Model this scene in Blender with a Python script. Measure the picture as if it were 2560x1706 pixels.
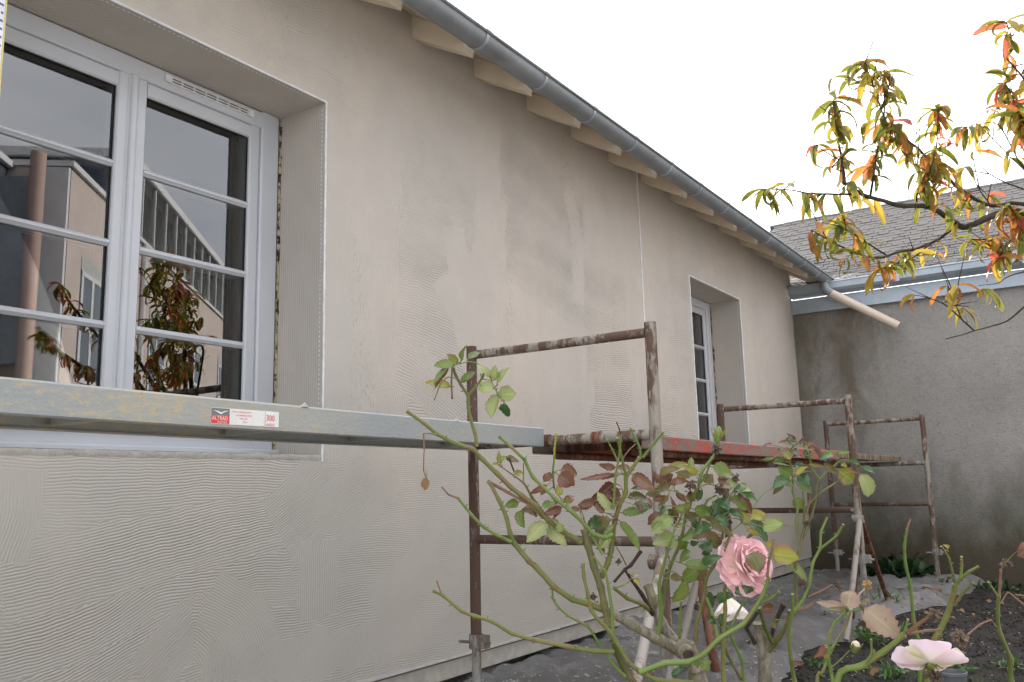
import bpy, math, random
import numpy as np
from mathutils import Vector, Matrix, noise as mnoise
random.seed(7); rng = np.random.default_rng(7)
S = bpy.context.scene
for o in list(bpy.data.objects): bpy.data.objects.remove(o, do_unlink=True)
COL = S.collection
PI = math.pi

# ------------------------------------------------------------------ camera (solved from the photograph's vanishing points)
R3 = np.array([[0.8300, 0.1127, 0.5463], [0.5571, -0.1251, -0.8210], [-0.0242, 0.9857, -0.1666]])
def _ray(x, y, f=2006.0):
    v = np.array([x - 1176.5, -(y - 784.0), -f]); return v / np.linalg.norm(v)
_Y = _ray(2540, 1090); _Z = _ray(880, -11050); _Z = _Z - _Y * (_Y @ _Z); _Z /= np.linalg.norm(_Z); _X = np.cross(_Y, _Z)
R3 = np.array([_X, _Y, _Z])                       # camera axes -> world axes
CAM = np.array([2.5, 0.0, 0.92])
cd = bpy.data.cameras.new('camera'); cam = bpy.data.objects.new('camera', cd); COL.objects.link(cam)
cd.sensor_width = 36; cd.lens = 36 * 2006 / 2353; cd.clip_start = 0.02; cd.clip_end = 2000
mw = Matrix.Identity(4)
for i in range(3):
    for j in range(3): mw[i][j] = float(R3[i, j])
    mw[i][3] = float(CAM[i])
cam.matrix_world = mw
S.camera = cam

# ------------------------------------------------------------------ sky, sun, exposure
SUN = Vector((-0.60, 0.70, 0.52)).normalized()
w = bpy.data.worlds.new('World'); S.world = w; w.use_nodes = True
nt = w.node_tree; N = nt.nodes; LK = nt.links
N.clear()
wo = N.new('ShaderNodeOutputWorld'); bg = N.new('ShaderNodeBackground'); bg.inputs[1].default_value = 0.14
sk = N.new('ShaderNodeTexSky'); sk.sky_type = 'NISHITA'; sk.sun_disc = False
sk.sun_elevation = math.asin(SUN.z); sk.sun_rotation = math.atan2(SUN.x, SUN.y); sk.dust_density = 3.0; sk.air_density = 1.0
tc = N.new('ShaderNodeTexCoord'); mp = N.new('ShaderNodeMapping'); mp.inputs['Scale'].default_value = (1.2, 1.2, 3.2)
nz = N.new('ShaderNodeTexNoise'); nz.inputs['Scale'].default_value = 1.6; nz.inputs['Detail'].default_value = 6
cr = N.new('ShaderNodeMapRange'); cr.inputs[1].default_value = 0.36; cr.inputs[2].default_value = 0.62; cr.inputs[3].default_value = 0.62; cr.inputs[4].default_value = 0.97
mx = N.new('ShaderNodeMix'); mx.data_type = 'RGBA'; mx.inputs[7].default_value = (7.6, 7.7, 8.0, 1)
LK.new(tc.outputs['Generated'], mp.inputs[0]); LK.new(mp.outputs[0], nz.inputs[0]); LK.new(nz.outputs[0], cr.inputs[0])
LK.new(cr.outputs[0], mx.inputs[0]); LK.new(sk.outputs[0], mx.inputs[6]); LK.new(mx.outputs[2], bg.inputs[0]); LK.new(bg.outputs[0], wo.inputs[0])
sd = bpy.data.lights.new('sun', 'SUN'); sd.energy = 4.0; sd.angle = math.radians(2.5); sd.color = (1, 0.95, 0.87)
so = bpy.data.objects.new('sun', sd); COL.objects.link(so); so.rotation_euler = (-SUN).to_track_quat('-Z', 'Y').to_euler(); so.location = (0, 0, 20)
S.view_settings.view_transform = 'Standard'; S.view_settings.look = 'None'; S.view_settings.gamma = 1; S.view_settings.exposure = 1.5
S.view_settings.use_curve_mapping = False
S.cycles.max_bounces = 5; S.cycles.transparent_max_bounces = 8

# ------------------------------------------------------------------ picture -> place helpers (D: 2353x1568 pixels, S: 2560x1706)
def wdir(x, y): return R3 @ _ray(x, y)
def onX(x, y, X0): d = wdir(x, y); return CAM + d * ((X0 - CAM[0]) / d[0])
def onY(x, y, Y0): d = wdir(x, y); return CAM + d * ((Y0 - CAM[1]) / d[1])
def onZ(x, y, Z0): d = wdir(x, y); return CAM + d * ((Z0 - CAM[2]) / d[2])
K = 2353 / 2560
def U(sx, sy, dep):                                 # photograph pixel at a real distance
    v = np.array([sx * K - 1176.5, -(sy * K - 784.0), -2006.0]) / 2006.0 * dep
    return CAM + R3 @ v
RIGHT = Vector(R3[:, 0]); UP = Vector(R3[:, 1]); BACK = Vector(R3[:, 2])
PXM = 1 / (2006 / K)                                # metres per S pixel at 1 m

# ------------------------------------------------------------------ materials
MATS = {}
class NB:
    def __init__(s, name):
        m = bpy.data.materials.new(name); m.use_nodes = True; s.m = m; s.t = m.node_tree; s.t.nodes.clear()
        s.out = s.n('ShaderNodeOutputMaterial')
        MATS[name] = m
    def n(s, t, **k):
        x = s.t.nodes.new(t)
        for a, b in k.items(): setattr(x, a, b)
        return x
    def l(s, a, b): s.t.links.new(a, b)
    def coord(s, kind='Object', scale=(1, 1, 1), rot=(0, 0, 0)):
        c = s.n('ShaderNodeTexCoord'); mpn = s.n('ShaderNodeMapping'); mpn.inputs['Scale'].default_value = scale; mpn.inputs['Rotation'].default_value = rot
        s.l(c.outputs[kind], mpn.inputs[0]); return mpn.outputs[0]
    def wpos(s, scale=(1, 1, 1)):
        c = s.n('ShaderNodeNewGeometry'); mpn = s.n('ShaderNodeMapping'); mpn.inputs['Scale'].default_value = scale
        s.l(c.outputs['Position'], mpn.inputs[0]); return mpn.outputs[0]
    def noise(s, co, scale, detail=4, rough=0.55, dist=0.0):
        x = s.n('ShaderNodeTexNoise'); x.inputs['Scale'].default_value = scale; x.inputs['Detail'].default_value = detail; x.inputs['Roughness'].default_value = rough; x.inputs['Distortion'].default_value = dist
        if co is not None: s.l(co, x.inputs['Vector'])
        return x.outputs[0]
    def ramp(s, f, a, b, lo=0.0, hi=1.0):
        x = s.n('ShaderNodeMapRange'); x.inputs[1].default_value = a; x.inputs[2].default_value = b; x.inputs[3].default_value = lo; x.inputs[4].default_value = hi
        s.l(f, x.inputs[0]); return x.outputs[0]
    def mix(s, f, a, b, bt='MIX'):
        x = s.n('ShaderNodeMix', data_type='RGBA', blend_type=bt)
        for i, v in ((0, f), (6, a), (7, b)):
            if isinstance(v, (int, float)): x.inputs[i].default_value = v
            elif isinstance(v, tuple): x.inputs[i].default_value = (*v, 1)
            else: s.l(v, x.inputs[i])
        return x.outputs[2]
    def math(s, op, a, b=0.0, c=None):
        x = s.n('ShaderNodeMath', operation=op)
        for i, v in ((0, a), (1, b)) + (((2, c),) if c is not None else ()):
            if isinstance(v, (int, float)): x.inputs[i].default_value = v
            else: s.l(v, x.inputs[i])
        return x.outputs[0]
    def bump(s, h, dist=0.003, strength=1.0, prev=None):
        x = s.n('ShaderNodeBump'); x.inputs['Distance'].default_value = dist; x.inputs['Strength'].default_value = strength
        s.l(h, x.inputs['Height'])
        if prev is not None: s.l(prev, x.inputs['Normal'])
        return x.outputs[0]
    def pbsdf(s, col, rough=0.7, metal=0.0, bump=None, spec=0.4):
        p = s.n('ShaderNodeBsdfPrincipled')
        for k, v in (('Base Color', col), ('Roughness', rough), ('Metallic', metal)):
            if isinstance(v, (int, float)): p.inputs[k].default_value = v
            elif isinstance(v, tuple): p.inputs[k].default_value = (*v, 1)
            else: s.l(v, p.inputs[k])
        p.inputs['Specular IOR Level'].default_value = spec
        if bump is not None: s.l(bump, p.inputs['Normal'])
        return p
    def done(s, sh): s.l(sh.outputs[0], s.out.inputs[0]); return s.m

def simple(name, col, rough=0.7, metal=0.0, var=0.15, vs=8, bs=60, bd=0.0006, spec=0.4):
    b = NB(name); co = b.wpos()
    f = b.noise(co, vs, 5); g = b.noise(co, bs, 3)
    dark = tuple(c * (1 - var) for c in col); light = tuple(min(1, c * (1 + var)) for c in col)
    c = b.mix(b.ramp(f, 0.3, 0.7), dark, light)
    return b.done(b.pbsdf(c, rough, metal, b.bump(g, bd), spec))

def render_mat():
    b = NB('combed_render')
    uv = b.n('ShaderNodeUVMap', uv_map='comb'); sp = b.n('ShaderNodeSeparateXYZ'); b.l(uv.outputs[0], sp.inputs[0])
    pos = b.wpos()
    sn = b.math('SINE', b.math('MULTIPLY', sp.outputs[0], 2 * PI))
    s01 = b.math('POWER', b.math('MULTIPLY_ADD', sn, 0.5, 0.5), 0.45)
    am = sp.outputs[1]
    h = b.math('MULTIPLY', s01, am)
    fine = b.noise(pos, 170, 2, 0.7)
    hh = b.math('ADD', h, b.math('MULTIPLY', fine, 0.22))
    bn = b.bump(hh, 0.0026, 1.0)
    big = b.noise(b.wpos((1, 1.3, 0.45)), 1.3, 3, 0.6); sm = b.noise(pos, 7, 3, 0.65)
    c = b.mix(b.ramp(big, 0.35, 0.65), (0.505, 0.472, 0.432), (0.565, 0.508, 0.447))
    c = b.mix(b.ramp(sm, 0.35, 0.7, 0.0, 0.45), c, (0.46, 0.43, 0.39))
    # colour turns greyer towards the bottom of the wall
    sx = b.n('ShaderNodeSeparateXYZ'); b.l(pos, sx.inputs[0])
    low = b.math('MULTIPLY', b.ramp(b.math('ADD', sx.outputs[2], b.math('MULTIPLY', big, 0.5)), 1.0, 1.5, 1.0, 0.0), 0.6)
    c = b.mix(low, c, (0.435, 0.42, 0.385))
    speck = b.noise(b.wpos((1, 1, 0.35)), 130, 1, 0.5)
    zone = b.ramp(b.noise(b.wpos((1, 2.2, 0.3)), 2.0, 1), 0.56, 0.66)
    c = b.mix(b.math('MULTIPLY', b.math('MULTIPLY', zone, b.ramp(sx.outputs[2], 1.1, 1.3)), b.ramp(speck, 0.60, 0.68, 0, 0.45)), c, (0.27, 0.22, 0.16))
    b.done(b.pbsdf(c, 0.9, 0, bn, 0.2))

def rust_mat(name, paint, rust, bias=0.5, st=(1, 1, 0.33)):
    b = NB(name); co = b.wpos(st)
    f = b.noise(co, 22, 8, 0.7); g = b.noise(co, 5, 4); k = b.noise(co, 160, 3, 0.7)
    m = b.ramp(b.math('ADD', f, b.math('MULTIPLY', g, 0.6)), bias + 0.27, bias + 0.36)
    r = b.mix(k, tuple(x * 0.6 for x in rust), tuple(x * 1.5 for x in rust))
    c = b.mix(m, paint, r)
    c = b.mix(b.ramp(b.noise(co, 55, 3, 0.7), 0.64, 0.72, 0, 0.7), c, (0.42, 0.40, 0.36))
    b.done(b.pbsdf(c, b.ramp(m, 0, 1, 0.55, 0.9), 0, b.bump(b.math('ADD', b.math('MULTIPLY', m, -0.4), k), 0.0012), 0.35))

def leaf_mat(name, c1, c2, trans=0.35, rough=0.35, edge=None):
    b = NB(name)
    oi = b.n('ShaderNodeObjectInfo'); pos = b.wpos()
    n1 = b.noise(pos, 38, 4); n2 = b.noise(pos, 140, 3)
    f = b.math('ADD', b.math('MULTIPLY', oi.outputs['Random'], 0.6), b.math('MULTIPLY', n1, 0.5))
    c = b.mix(b.ramp(f, 0.15, 0.85), c1, c2)
    c = b.mix(b.ramp(n2, 0.64, 0.72, 0, 0.55), c, (0.10, 0.055, 0.02))
    if edge:
        uv = b.n('ShaderNodeUVMap', uv_map='leaf'); sp = b.n('ShaderNodeSeparateXYZ'); b.l(uv.outputs[0], sp.inputs[0])
        e = b.ramp(b.math('ADD', sp.outputs[0], b.math('MULTIPLY', b.math('SUBTRACT', n1, 0.5), 0.9)), 0.55, 0.95)
        c = b.mix(e, c, edge)
        vein = b.ramp(sp.outputs[0], 0.0, 0.09, 0.5, 0.0)
        c = b.mix(vein, c, tuple(min(1, x * 1.6) for x in c2))
    p = b.pbsdf(c, rough, 0, b.bump(n1, 0.002, 0.6), 0.5)
    tr = b.n('ShaderNodeBsdfTranslucent'); b.l(c, tr.inputs[0])
    ms = b.n('ShaderNodeMixShader'); ms.inputs[0].default_value = trans; b.l(p.outputs[0], ms.inputs[1]); b.l(tr.outputs[0], ms.inputs[2])
    b.done(ms)

def make_materials():
    render_mat()
    simple('upvc', (0.56, 0.58, 0.62), 0.35, 0, 0.03, 4, 30, 0.0001)
    simple('bead_white', (0.72, 0.73, 0.75), 0.5, 0, 0.12, 30, 80, 0.0003)
    simple('base_alu', (0.50, 0.50, 0.49), 0.6, 0, 0.15, 20)
    simple('cream_wood', (0.73, 0.63, 0.50), 0.6, 0, 0.07, 6, 90, 0.0003)
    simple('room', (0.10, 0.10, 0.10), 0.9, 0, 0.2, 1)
    simple('rubber', (0.02, 0.02, 0.02), 0.6)
    b = NB('crack'); f = b.noise(b.wpos((1, 1, 0.6)), 45, 5, 0.7); b.done(b.pbsdf(b.mix(b.ramp(f, 0.46, 0.54), (0.03, 0.022, 0.013), (0.42, 0.36, 0.25)), 1.0, 0, b.bump(f, 0.004)))
    simple('mortar', (0.42, 0.40, 0.36), 0.95, 0, 0.15, 20, 90, 0.003)
    simple('ground_soil', (0.026, 0.021, 0.017), 0.95, 0, 0.55, 7, 70, 0.012)  # soil set darker, light falloff over the ground put into its colour
    simple('brick_clay', (0.20, 0.085, 0.05), 0.9, 0, 0.3, 20, 80, 0.002)
    simple('plastic_grey', (0.14, 0.15, 0.16), 0.5)
    simple('pvc_beige', (0.55, 0.46, 0.37), 0.4, 0, 0.05)
    simple('label_white', (0.75, 0.74, 0.72), 0.4, 0, 0.06, 60)
    simple('label_red', (0.62, 0.045, 0.05), 0.4, 0, 0.08, 60)
    simple('label_grey', (0.16, 0.17, 0.18), 0.4)
    simple('rule_yellow', (0.60, 0.50, 0.16), 0.4)
    simple('rule_purple', (0.09, 0.07, 0.30), 0.4)
    simple('slate_roof', (0.075, 0.078, 0.082), 0.45, 0, 0.4, 10)
    simple('black', (0.006, 0.006, 0.006), 0.9)
    # zinc
    def zinc(name, col, metal, rough):
        b = NB(name); co = b.wpos(); f = b.noise(co, 3, 6, 0.65, 0.5); k = b.noise(co, 45, 4)
        c = b.mix(b.ramp(f, 0.3, 0.7), tuple(x * 0.8 for x in col), tuple(x * 1.2 for x in col))
        c = b.mix(b.ramp(k, 0.62, 0.75, 0, 0.35), c, (0.40, 0.42, 0.44))
        b.done(b.pbsdf(c, b.ramp(f, 0.3, 0.7, rough - 0.08, rough + 0.1), metal, b.bump(k, 0.0006), 0.5))
    zinc('zinc_dark', (0.25, 0.27, 0.285), 0.45, 0.55); zinc('zinc_light', (0.36, 0.41, 0.46), 0.5, 0.5)
    # galvanised deck with cement splashes
    b = NB('galvanised'); co = b.wpos((1, 0.6, 1)); f = b.noise(b.wpos((1, 0.4, 1)), 70, 5, 0.75); g = b.noise(co, 3, 3); k = b.noise(co, 90, 4, 0.7)
    c = b.mix(b.ramp(g, 0.35, 0.65), (0.30, 0.325, 0.33), (0.36, 0.365, 0.34))
    sy = b.n('ShaderNodeSeparateXYZ'); b.l(b.wpos(), sy.inputs[0])
    near = b.math('ADD', b.ramp(sy.outputs[1], 1.0, 2.4, 0.06, -0.06), b.math('MULTIPLY', b.math('SUBTRACT', b.noise(co, 6, 4), 0.5), 0.25))
    c = b.mix(b.ramp(b.math('ADD', f, near), 0.56, 0.66, 0, 0.85), c, (0.46, 0.385, 0.25))
    c = b.mix(b.ramp(k, 0.62, 0.7, 0, 0.5), c, (0.20, 0.20, 0.19))
    b.done(b.pbsdf(c, 0.55, 0.25, b.bump(b.math('ADD', k, b.math('MULTIPLY', f, 0.8)), 0.0015), 0.45))
    rust_mat('rusty_tube', (0.27, 0.24, 0.20), (0.105, 0.066, 0.05), 0.40)
    rust_mat('rusty_pale', (0.30, 0.27, 0.225), (0.115, 0.072, 0.052), 0.47)
    rust_mat('rust_brown', (0.22, 0.10, 0.055), (0.10, 0.042, 0.026), 0.45)
    rust_mat('jack_galv', (0.30, 0.295, 0.28), (0.16, 0.13, 0.10), 0.52); rust_mat('pale_tube', (0.34, 0.31, 0.275), (0.19, 0.14, 0.10), 0.55)
    rust_mat('red_deck', (0.40, 0.07, 0.045), (0.19, 0.15, 0.128), 0.435, (1, 0.45, 1))
    rust_mat('old_board', (0.24, 0.19, 0.13), (0.12, 0.085, 0.055), 0.5)
    # plinth concrete, darkened to carry the shade of its recess
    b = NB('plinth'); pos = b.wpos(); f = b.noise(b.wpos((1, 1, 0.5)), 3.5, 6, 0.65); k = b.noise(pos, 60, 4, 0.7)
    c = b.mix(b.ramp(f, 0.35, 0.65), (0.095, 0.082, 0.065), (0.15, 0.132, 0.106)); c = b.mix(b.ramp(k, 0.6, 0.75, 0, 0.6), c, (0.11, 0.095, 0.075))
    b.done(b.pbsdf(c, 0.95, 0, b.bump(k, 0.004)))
    # old rough render of the neighbour
    b = NB('old_render'); pos = b.wpos(); k = b.noise(pos, 75, 4, 0.75, 0.4); k2 = b.noise(pos, 38, 5, 0.7, 1.6); big = b.noise(pos, 1.6, 6, 0.6)
    c = b.mix(b.ramp(big, 0.32, 0.68), (0.275, 0.262, 0.243), (0.365, 0.35, 0.325))
    c = b.mix(b.ramp(k2, 0.50, 0.68, 0, 0.6), c, (0.15, 0.14, 0.125))
    s3 = b.n('ShaderNodeSeparateXYZ'); b.l(pos, s3.inputs[0]); X, Z = s3.outputs[0], s3.outputs[2]
    st = b.noise(b.wpos((1.7, 1, 0.85)), 2.6, 6, 0.65, 0.4)
    d1 = b.math('ADD', b.math('ABSOLUTE', b.math('SUBTRACT', X, 0.52)), b.math('MULTIPLY', b.math('SUBTRACT', 2.75, Z), 0.28))
    stain = b.ramp(b.math('SUBTRACT', b.math('MULTIPLY', st, 1.15), d1), 0.02, 0.46, 0, 0.75)
    c = b.mix(stain, c, (0.115, 0.092, 0.06))
    d2 = b.math('ADD', b.math('MULTIPLY', X, 1.6), b.math('MULTIPLY', b.math('SUBTRACT', 2.6, Z), 0.12))
    c = b.mix(b.ramp(b.math('SUBTRACT', st, d2), 0.05, 0.4, 0, 0.6), c, (0.13, 0.105, 0.06))
    alg_falloff = b.ramp(b.math('ADD', Z, b.math('MULTIPLY', st, -1.15)), -0.35, 0.55, 0.85, 0.0)  # algae plus light falloff low on the wall, painted in together
    c = b.mix(alg_falloff, c, (0.062, 0.058, 0.030))
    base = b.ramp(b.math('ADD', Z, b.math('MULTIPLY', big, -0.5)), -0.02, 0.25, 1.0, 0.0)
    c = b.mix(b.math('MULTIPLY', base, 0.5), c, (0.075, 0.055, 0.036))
    b.done(b.pbsdf(c, 0.95, 0, b.bump(b.math('ADD', k, b.math('MULTIPLY', k2, 0.8)), 0.008), 0.2))
    # dust sheet
    b = NB('dust_sheet'); pos = b.wpos(); f = b.noise(pos, 5, 7, 0.7, 0.6); k = b.noise(pos, 120, 3, 0.7); g = b.noise(pos, 1.3, 4)
    c = b.mix(b.ramp(g, 0.35, 0.65), (0.13, 0.125, 0.12), (0.215, 0.208, 0.20)); c = b.mix(b.ramp(f, 0.52, 0.68, 0, 0.75), c, (0.30, 0.295, 0.285))
    c = b.mix(b.ramp(k, 0.64, 0.70, 0, 0.6), c, (0.42, 0.41, 0.40))
    b.done(b.pbsdf(c, 0.85, 0, b.bump(b.math('ADD', f, b.math('MULTIPLY', k, 0.25)), 0.022)))
    # slates
    b = NB('slate'); oi = b.n('ShaderNodeObjectInfo'); pos = b.wpos(); k = b.noise(pos, 30, 5, 0.7); r = oi.outputs['Random']
    c = b.mix(r, (0.042, 0.039, 0.037), (0.15, 0.138, 0.124)); c = b.mix(b.ramp(k, 0.5, 0.7, 0, 0.6), c, (0.15, 0.14, 0.115))
    b.done(b.pbsdf(c, b.ramp(r, 0, 1, 0.38, 0.6), 0, b.bump(k, 0.004), 0.35))
    # glass: clear, mirror-like coat, dark room behind
    b = NB('window_glass'); fr = b.n('ShaderNodeFresnel'); fr.inputs[0].default_value = 2.0
    gl = b.n('ShaderNodeBsdfGlossy'); gl.inputs['Roughness'].default_value = 0.0; gl.inputs[0].default_value = (1, 1, 1, 1)
    tp = b.n('ShaderNodeBsdfTransparent'); tp.inputs[0].default_value = (0.55, 0.57, 0.56, 1)
    ms = b.n('ShaderNodeMixShader'); b.l(fr.outputs[0], ms.inputs[0]); b.l(tp.outputs[0], ms.inputs[1]); b.l(gl.outputs[0], ms.inputs[2]); b.done(ms)
    # opposite building
    simple('panel_pink', (0.62, 0.54, 0.50), 0.8, 0, 0.06, 2); simple('panel_navy', (0.075, 0.085, 0.115), 0.6, 0, 0.15, 2); simple('column_pink', (0.50, 0.36, 0.31), 0.7, 0, 0.06)
    simple('white_alu', (0.75, 0.76, 0.78), 0.4, 0, 0.05); simple('louvre_alu', (0.55, 0.56, 0.55), 0.45, 0.2, 0.05); simple('dark_glass', (0.10, 0.14, 0.17), 0.1, 0, 0.3, 0.8, spec=0.8)
    simple('curtain', (0.30, 0.33, 0.36), 0.8)
    # plants
    def bark(name, a, c2, moss):
        b = NB(name); co = b.wpos((1, 1, 0.35)); f = b.noise(co, 60, 7, 0.75, 0.8); g = b.noise(b.wpos(), 12, 4)
        c = b.mix(b.ramp(f, 0.35, 0.65), a, c2); c = b.mix(b.ramp(g, 0.5, 0.65, 0, 0.6), c, moss)
        b.done(b.pbsdf(c, 0.9, 0, b.bump(f, 0.006)))
    bark('rose_bark', (0.10, 0.08, 0.055), (0.36, 0.32, 0.26), (0.17, 0.16, 0.05))
    bark('peach_bark', (0.028, 0.022, 0.016), (0.085, 0.07, 0.045), (0.075, 0.075, 0.018))
    bark('twig_dark', (0.030, 0.017, 0.014), (0.075, 0.045, 0.035), (0.06, 0.05, 0.02))
    bark('dead_stem', (0.16, 0.085, 0.055), (0.30, 0.19, 0.13), (0.24, 0.12, 0.08))
    def cane(name, a, c2, scar):
        b = NB(name); pos = b.wpos(); f = b.noise(pos, 22, 4); k = b.noise(pos, 130, 4, 0.75); oi = b.n('ShaderNodeObjectInfo')
        c = b.mix(b.ramp(b.math('ADD', f, b.math('MULTIPLY', oi.outputs['Random'], 0.4)), 0.4, 0.9), a, c2)
        c = b.mix(b.ramp(k, 0.58, 0.68, 0, 0.75), c, scar)
        geo = b.n('ShaderNodeNewGeometry'); sp = b.n('ShaderNodeSeparateXYZ'); b.l(geo.outputs['Normal'], sp.inputs[0])
        c = b.mix(b.ramp(b.math('ADD', f, b.math('MULTIPLY', k, 0.5)), 0.76, 0.90, 0, 0.75), c, scar)
        b.done(b.pbsdf(c, 0.42, 0, b.bump(k, 0.0008), 0.45))
    cane('cane_green', (0.085, 0.115, 0.024), (0.165, 0.175, 0.045), (0.17, 0.095, 0.05))
    cane('cane_bright', (0.085, 0.15, 0.03), (0.155, 0.215, 0.05), (0.19, 0.13, 0.055))
    cane('cane_olive', (0.075, 0.08, 0.022), (0.15, 0.14, 0.045), (0.20, 0.14, 0.08))
    leaf_mat('leaf_green', (0.075, 0.15, 0.025), (0.19, 0.25, 0.055), 0.3, 0.32, (0.16, 0.15, 0.05))
    leaf_mat('leaf_dark', (0.03, 0.075, 0.022), (0.07, 0.14, 0.045), 0.2, 0.25, (0.06, 0.10, 0.035))
    leaf_mat('leaf_pale', (0.24, 0.32, 0.10), (0.36, 0.40, 0.17), 0.3, 0.45, (0.30, 0.29, 0.12))
    leaf_mat('leaf_yellow', (0.17, 0.21, 0.03), (0.34, 0.32, 0.05), 0.35, 0.35, (0.30, 0.15, 0.05))
    leaf_mat('leaf_red', (0.10, 0.035, 0.025), (0.20, 0.12, 0.06), 0.3, 0.25, (0.20, 0.04, 0.035))
    leaf_mat('leaf_bronze', (0.10, 0.10, 0.03), (0.18, 0.16, 0.06), 0.3, 0.35, (0.20, 0.09, 0.05))
    leaf_mat('leaf_mauve', (0.24, 0.165, 0.13), (0.33, 0.25, 0.17), 0.2, 0.6, (0.30, 0.19, 0.14))
    leaf_mat('leaf_dry', (0.20, 0.12, 0.06), (0.36, 0.22, 0.11), 0.2, 0.8)
    leaf_mat('dead_petal', (0.055, 0.035, 0.026), (0.17, 0.12, 0.085), 0.15, 0.9)
    leaf_mat('tan_petal', (0.34, 0.21, 0.08), (0.50, 0.34, 0.15), 0.3, 0.8)
    leaf_mat('peach_green', (0.09, 0.125, 0.02), (0.23, 0.25, 0.035), 0.5, 0.4, (0.32, 0.22, 0.04))
    leaf_mat('peach_yellow', (0.24, 0.23, 0.03), (0.44, 0.34, 0.045), 0.5, 0.4, (0.48, 0.20, 0.04))
    leaf_mat('peach_orange', (0.34, 0.16, 0.04), (0.52, 0.22, 0.06), 0.55, 0.4, (0.40, 0.13, 0.04))
    leaf_mat('peach_red', (0.42, 0.09, 0.05), (0.60, 0.15, 0.09), 0.6, 0.4, (0.40, 0.07, 0.05))
    leaf_mat('weed', (0.035, 0.10, 0.02), (0.09, 0.19, 0.04), 0.3, 0.4)
    leaf_mat('ivy', (0.012, 0.038, 0.012), (0.03, 0.07, 0.022), 0.2, 0.45)
    def petal(name, a, c2, edge):
        b = NB(name); uv = b.n('ShaderNodeUVMap', uv_map='leaf'); sp = b.n('ShaderNodeSeparateXYZ'); b.l(uv.outputs[0], sp.inputs[0])
        n1 = b.noise(b.wpos((1, 1, 1)), 60, 3)
        f = b.math('ADD', sp.outputs[1], b.math('MULTIPLY', b.math('SUBTRACT', n1, 0.5), 0.5))
        c = b.mix(b.ramp(f, 0.1, 0.7), a, c2); c = b.mix(b.ramp(f, 0.8, 1.05), c, edge)
        p = b.pbsdf(c, 0.55, 0, b.bump(n1, 0.001), 0.3); p.inputs['Subsurface Weight'].default_value = 0.0
        tr = b.n('ShaderNodeBsdfTranslucent'); b.l(c, tr.inputs[0]); ms = b.n('ShaderNodeMixShader'); ms.inputs[0].default_value = 0.3
        b.l(p.outputs[0], ms.inputs[1]); b.l(tr.outputs[0], ms.inputs[2]); b.done(ms)
    petal('petal_pink', (0.95, 0.78, 0.66), (0.96, 0.62, 0.66), (0.97, 0.76, 0.79))
    petal('petal_blush', (0.88, 0.84, 0.62), (0.93, 0.85, 0.82), (0.94, 0.86, 0.88))
    petal('petal_mauve', (0.86, 0.76, 0.66), (0.92, 0.72, 0.82), (0.93, 0.76, 0.86))
    petal('petal_cream', (0.62, 0.60, 0.26), (0.78, 0.74, 0.50), (0.80, 0.76, 0.58))
make_materials()

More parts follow.
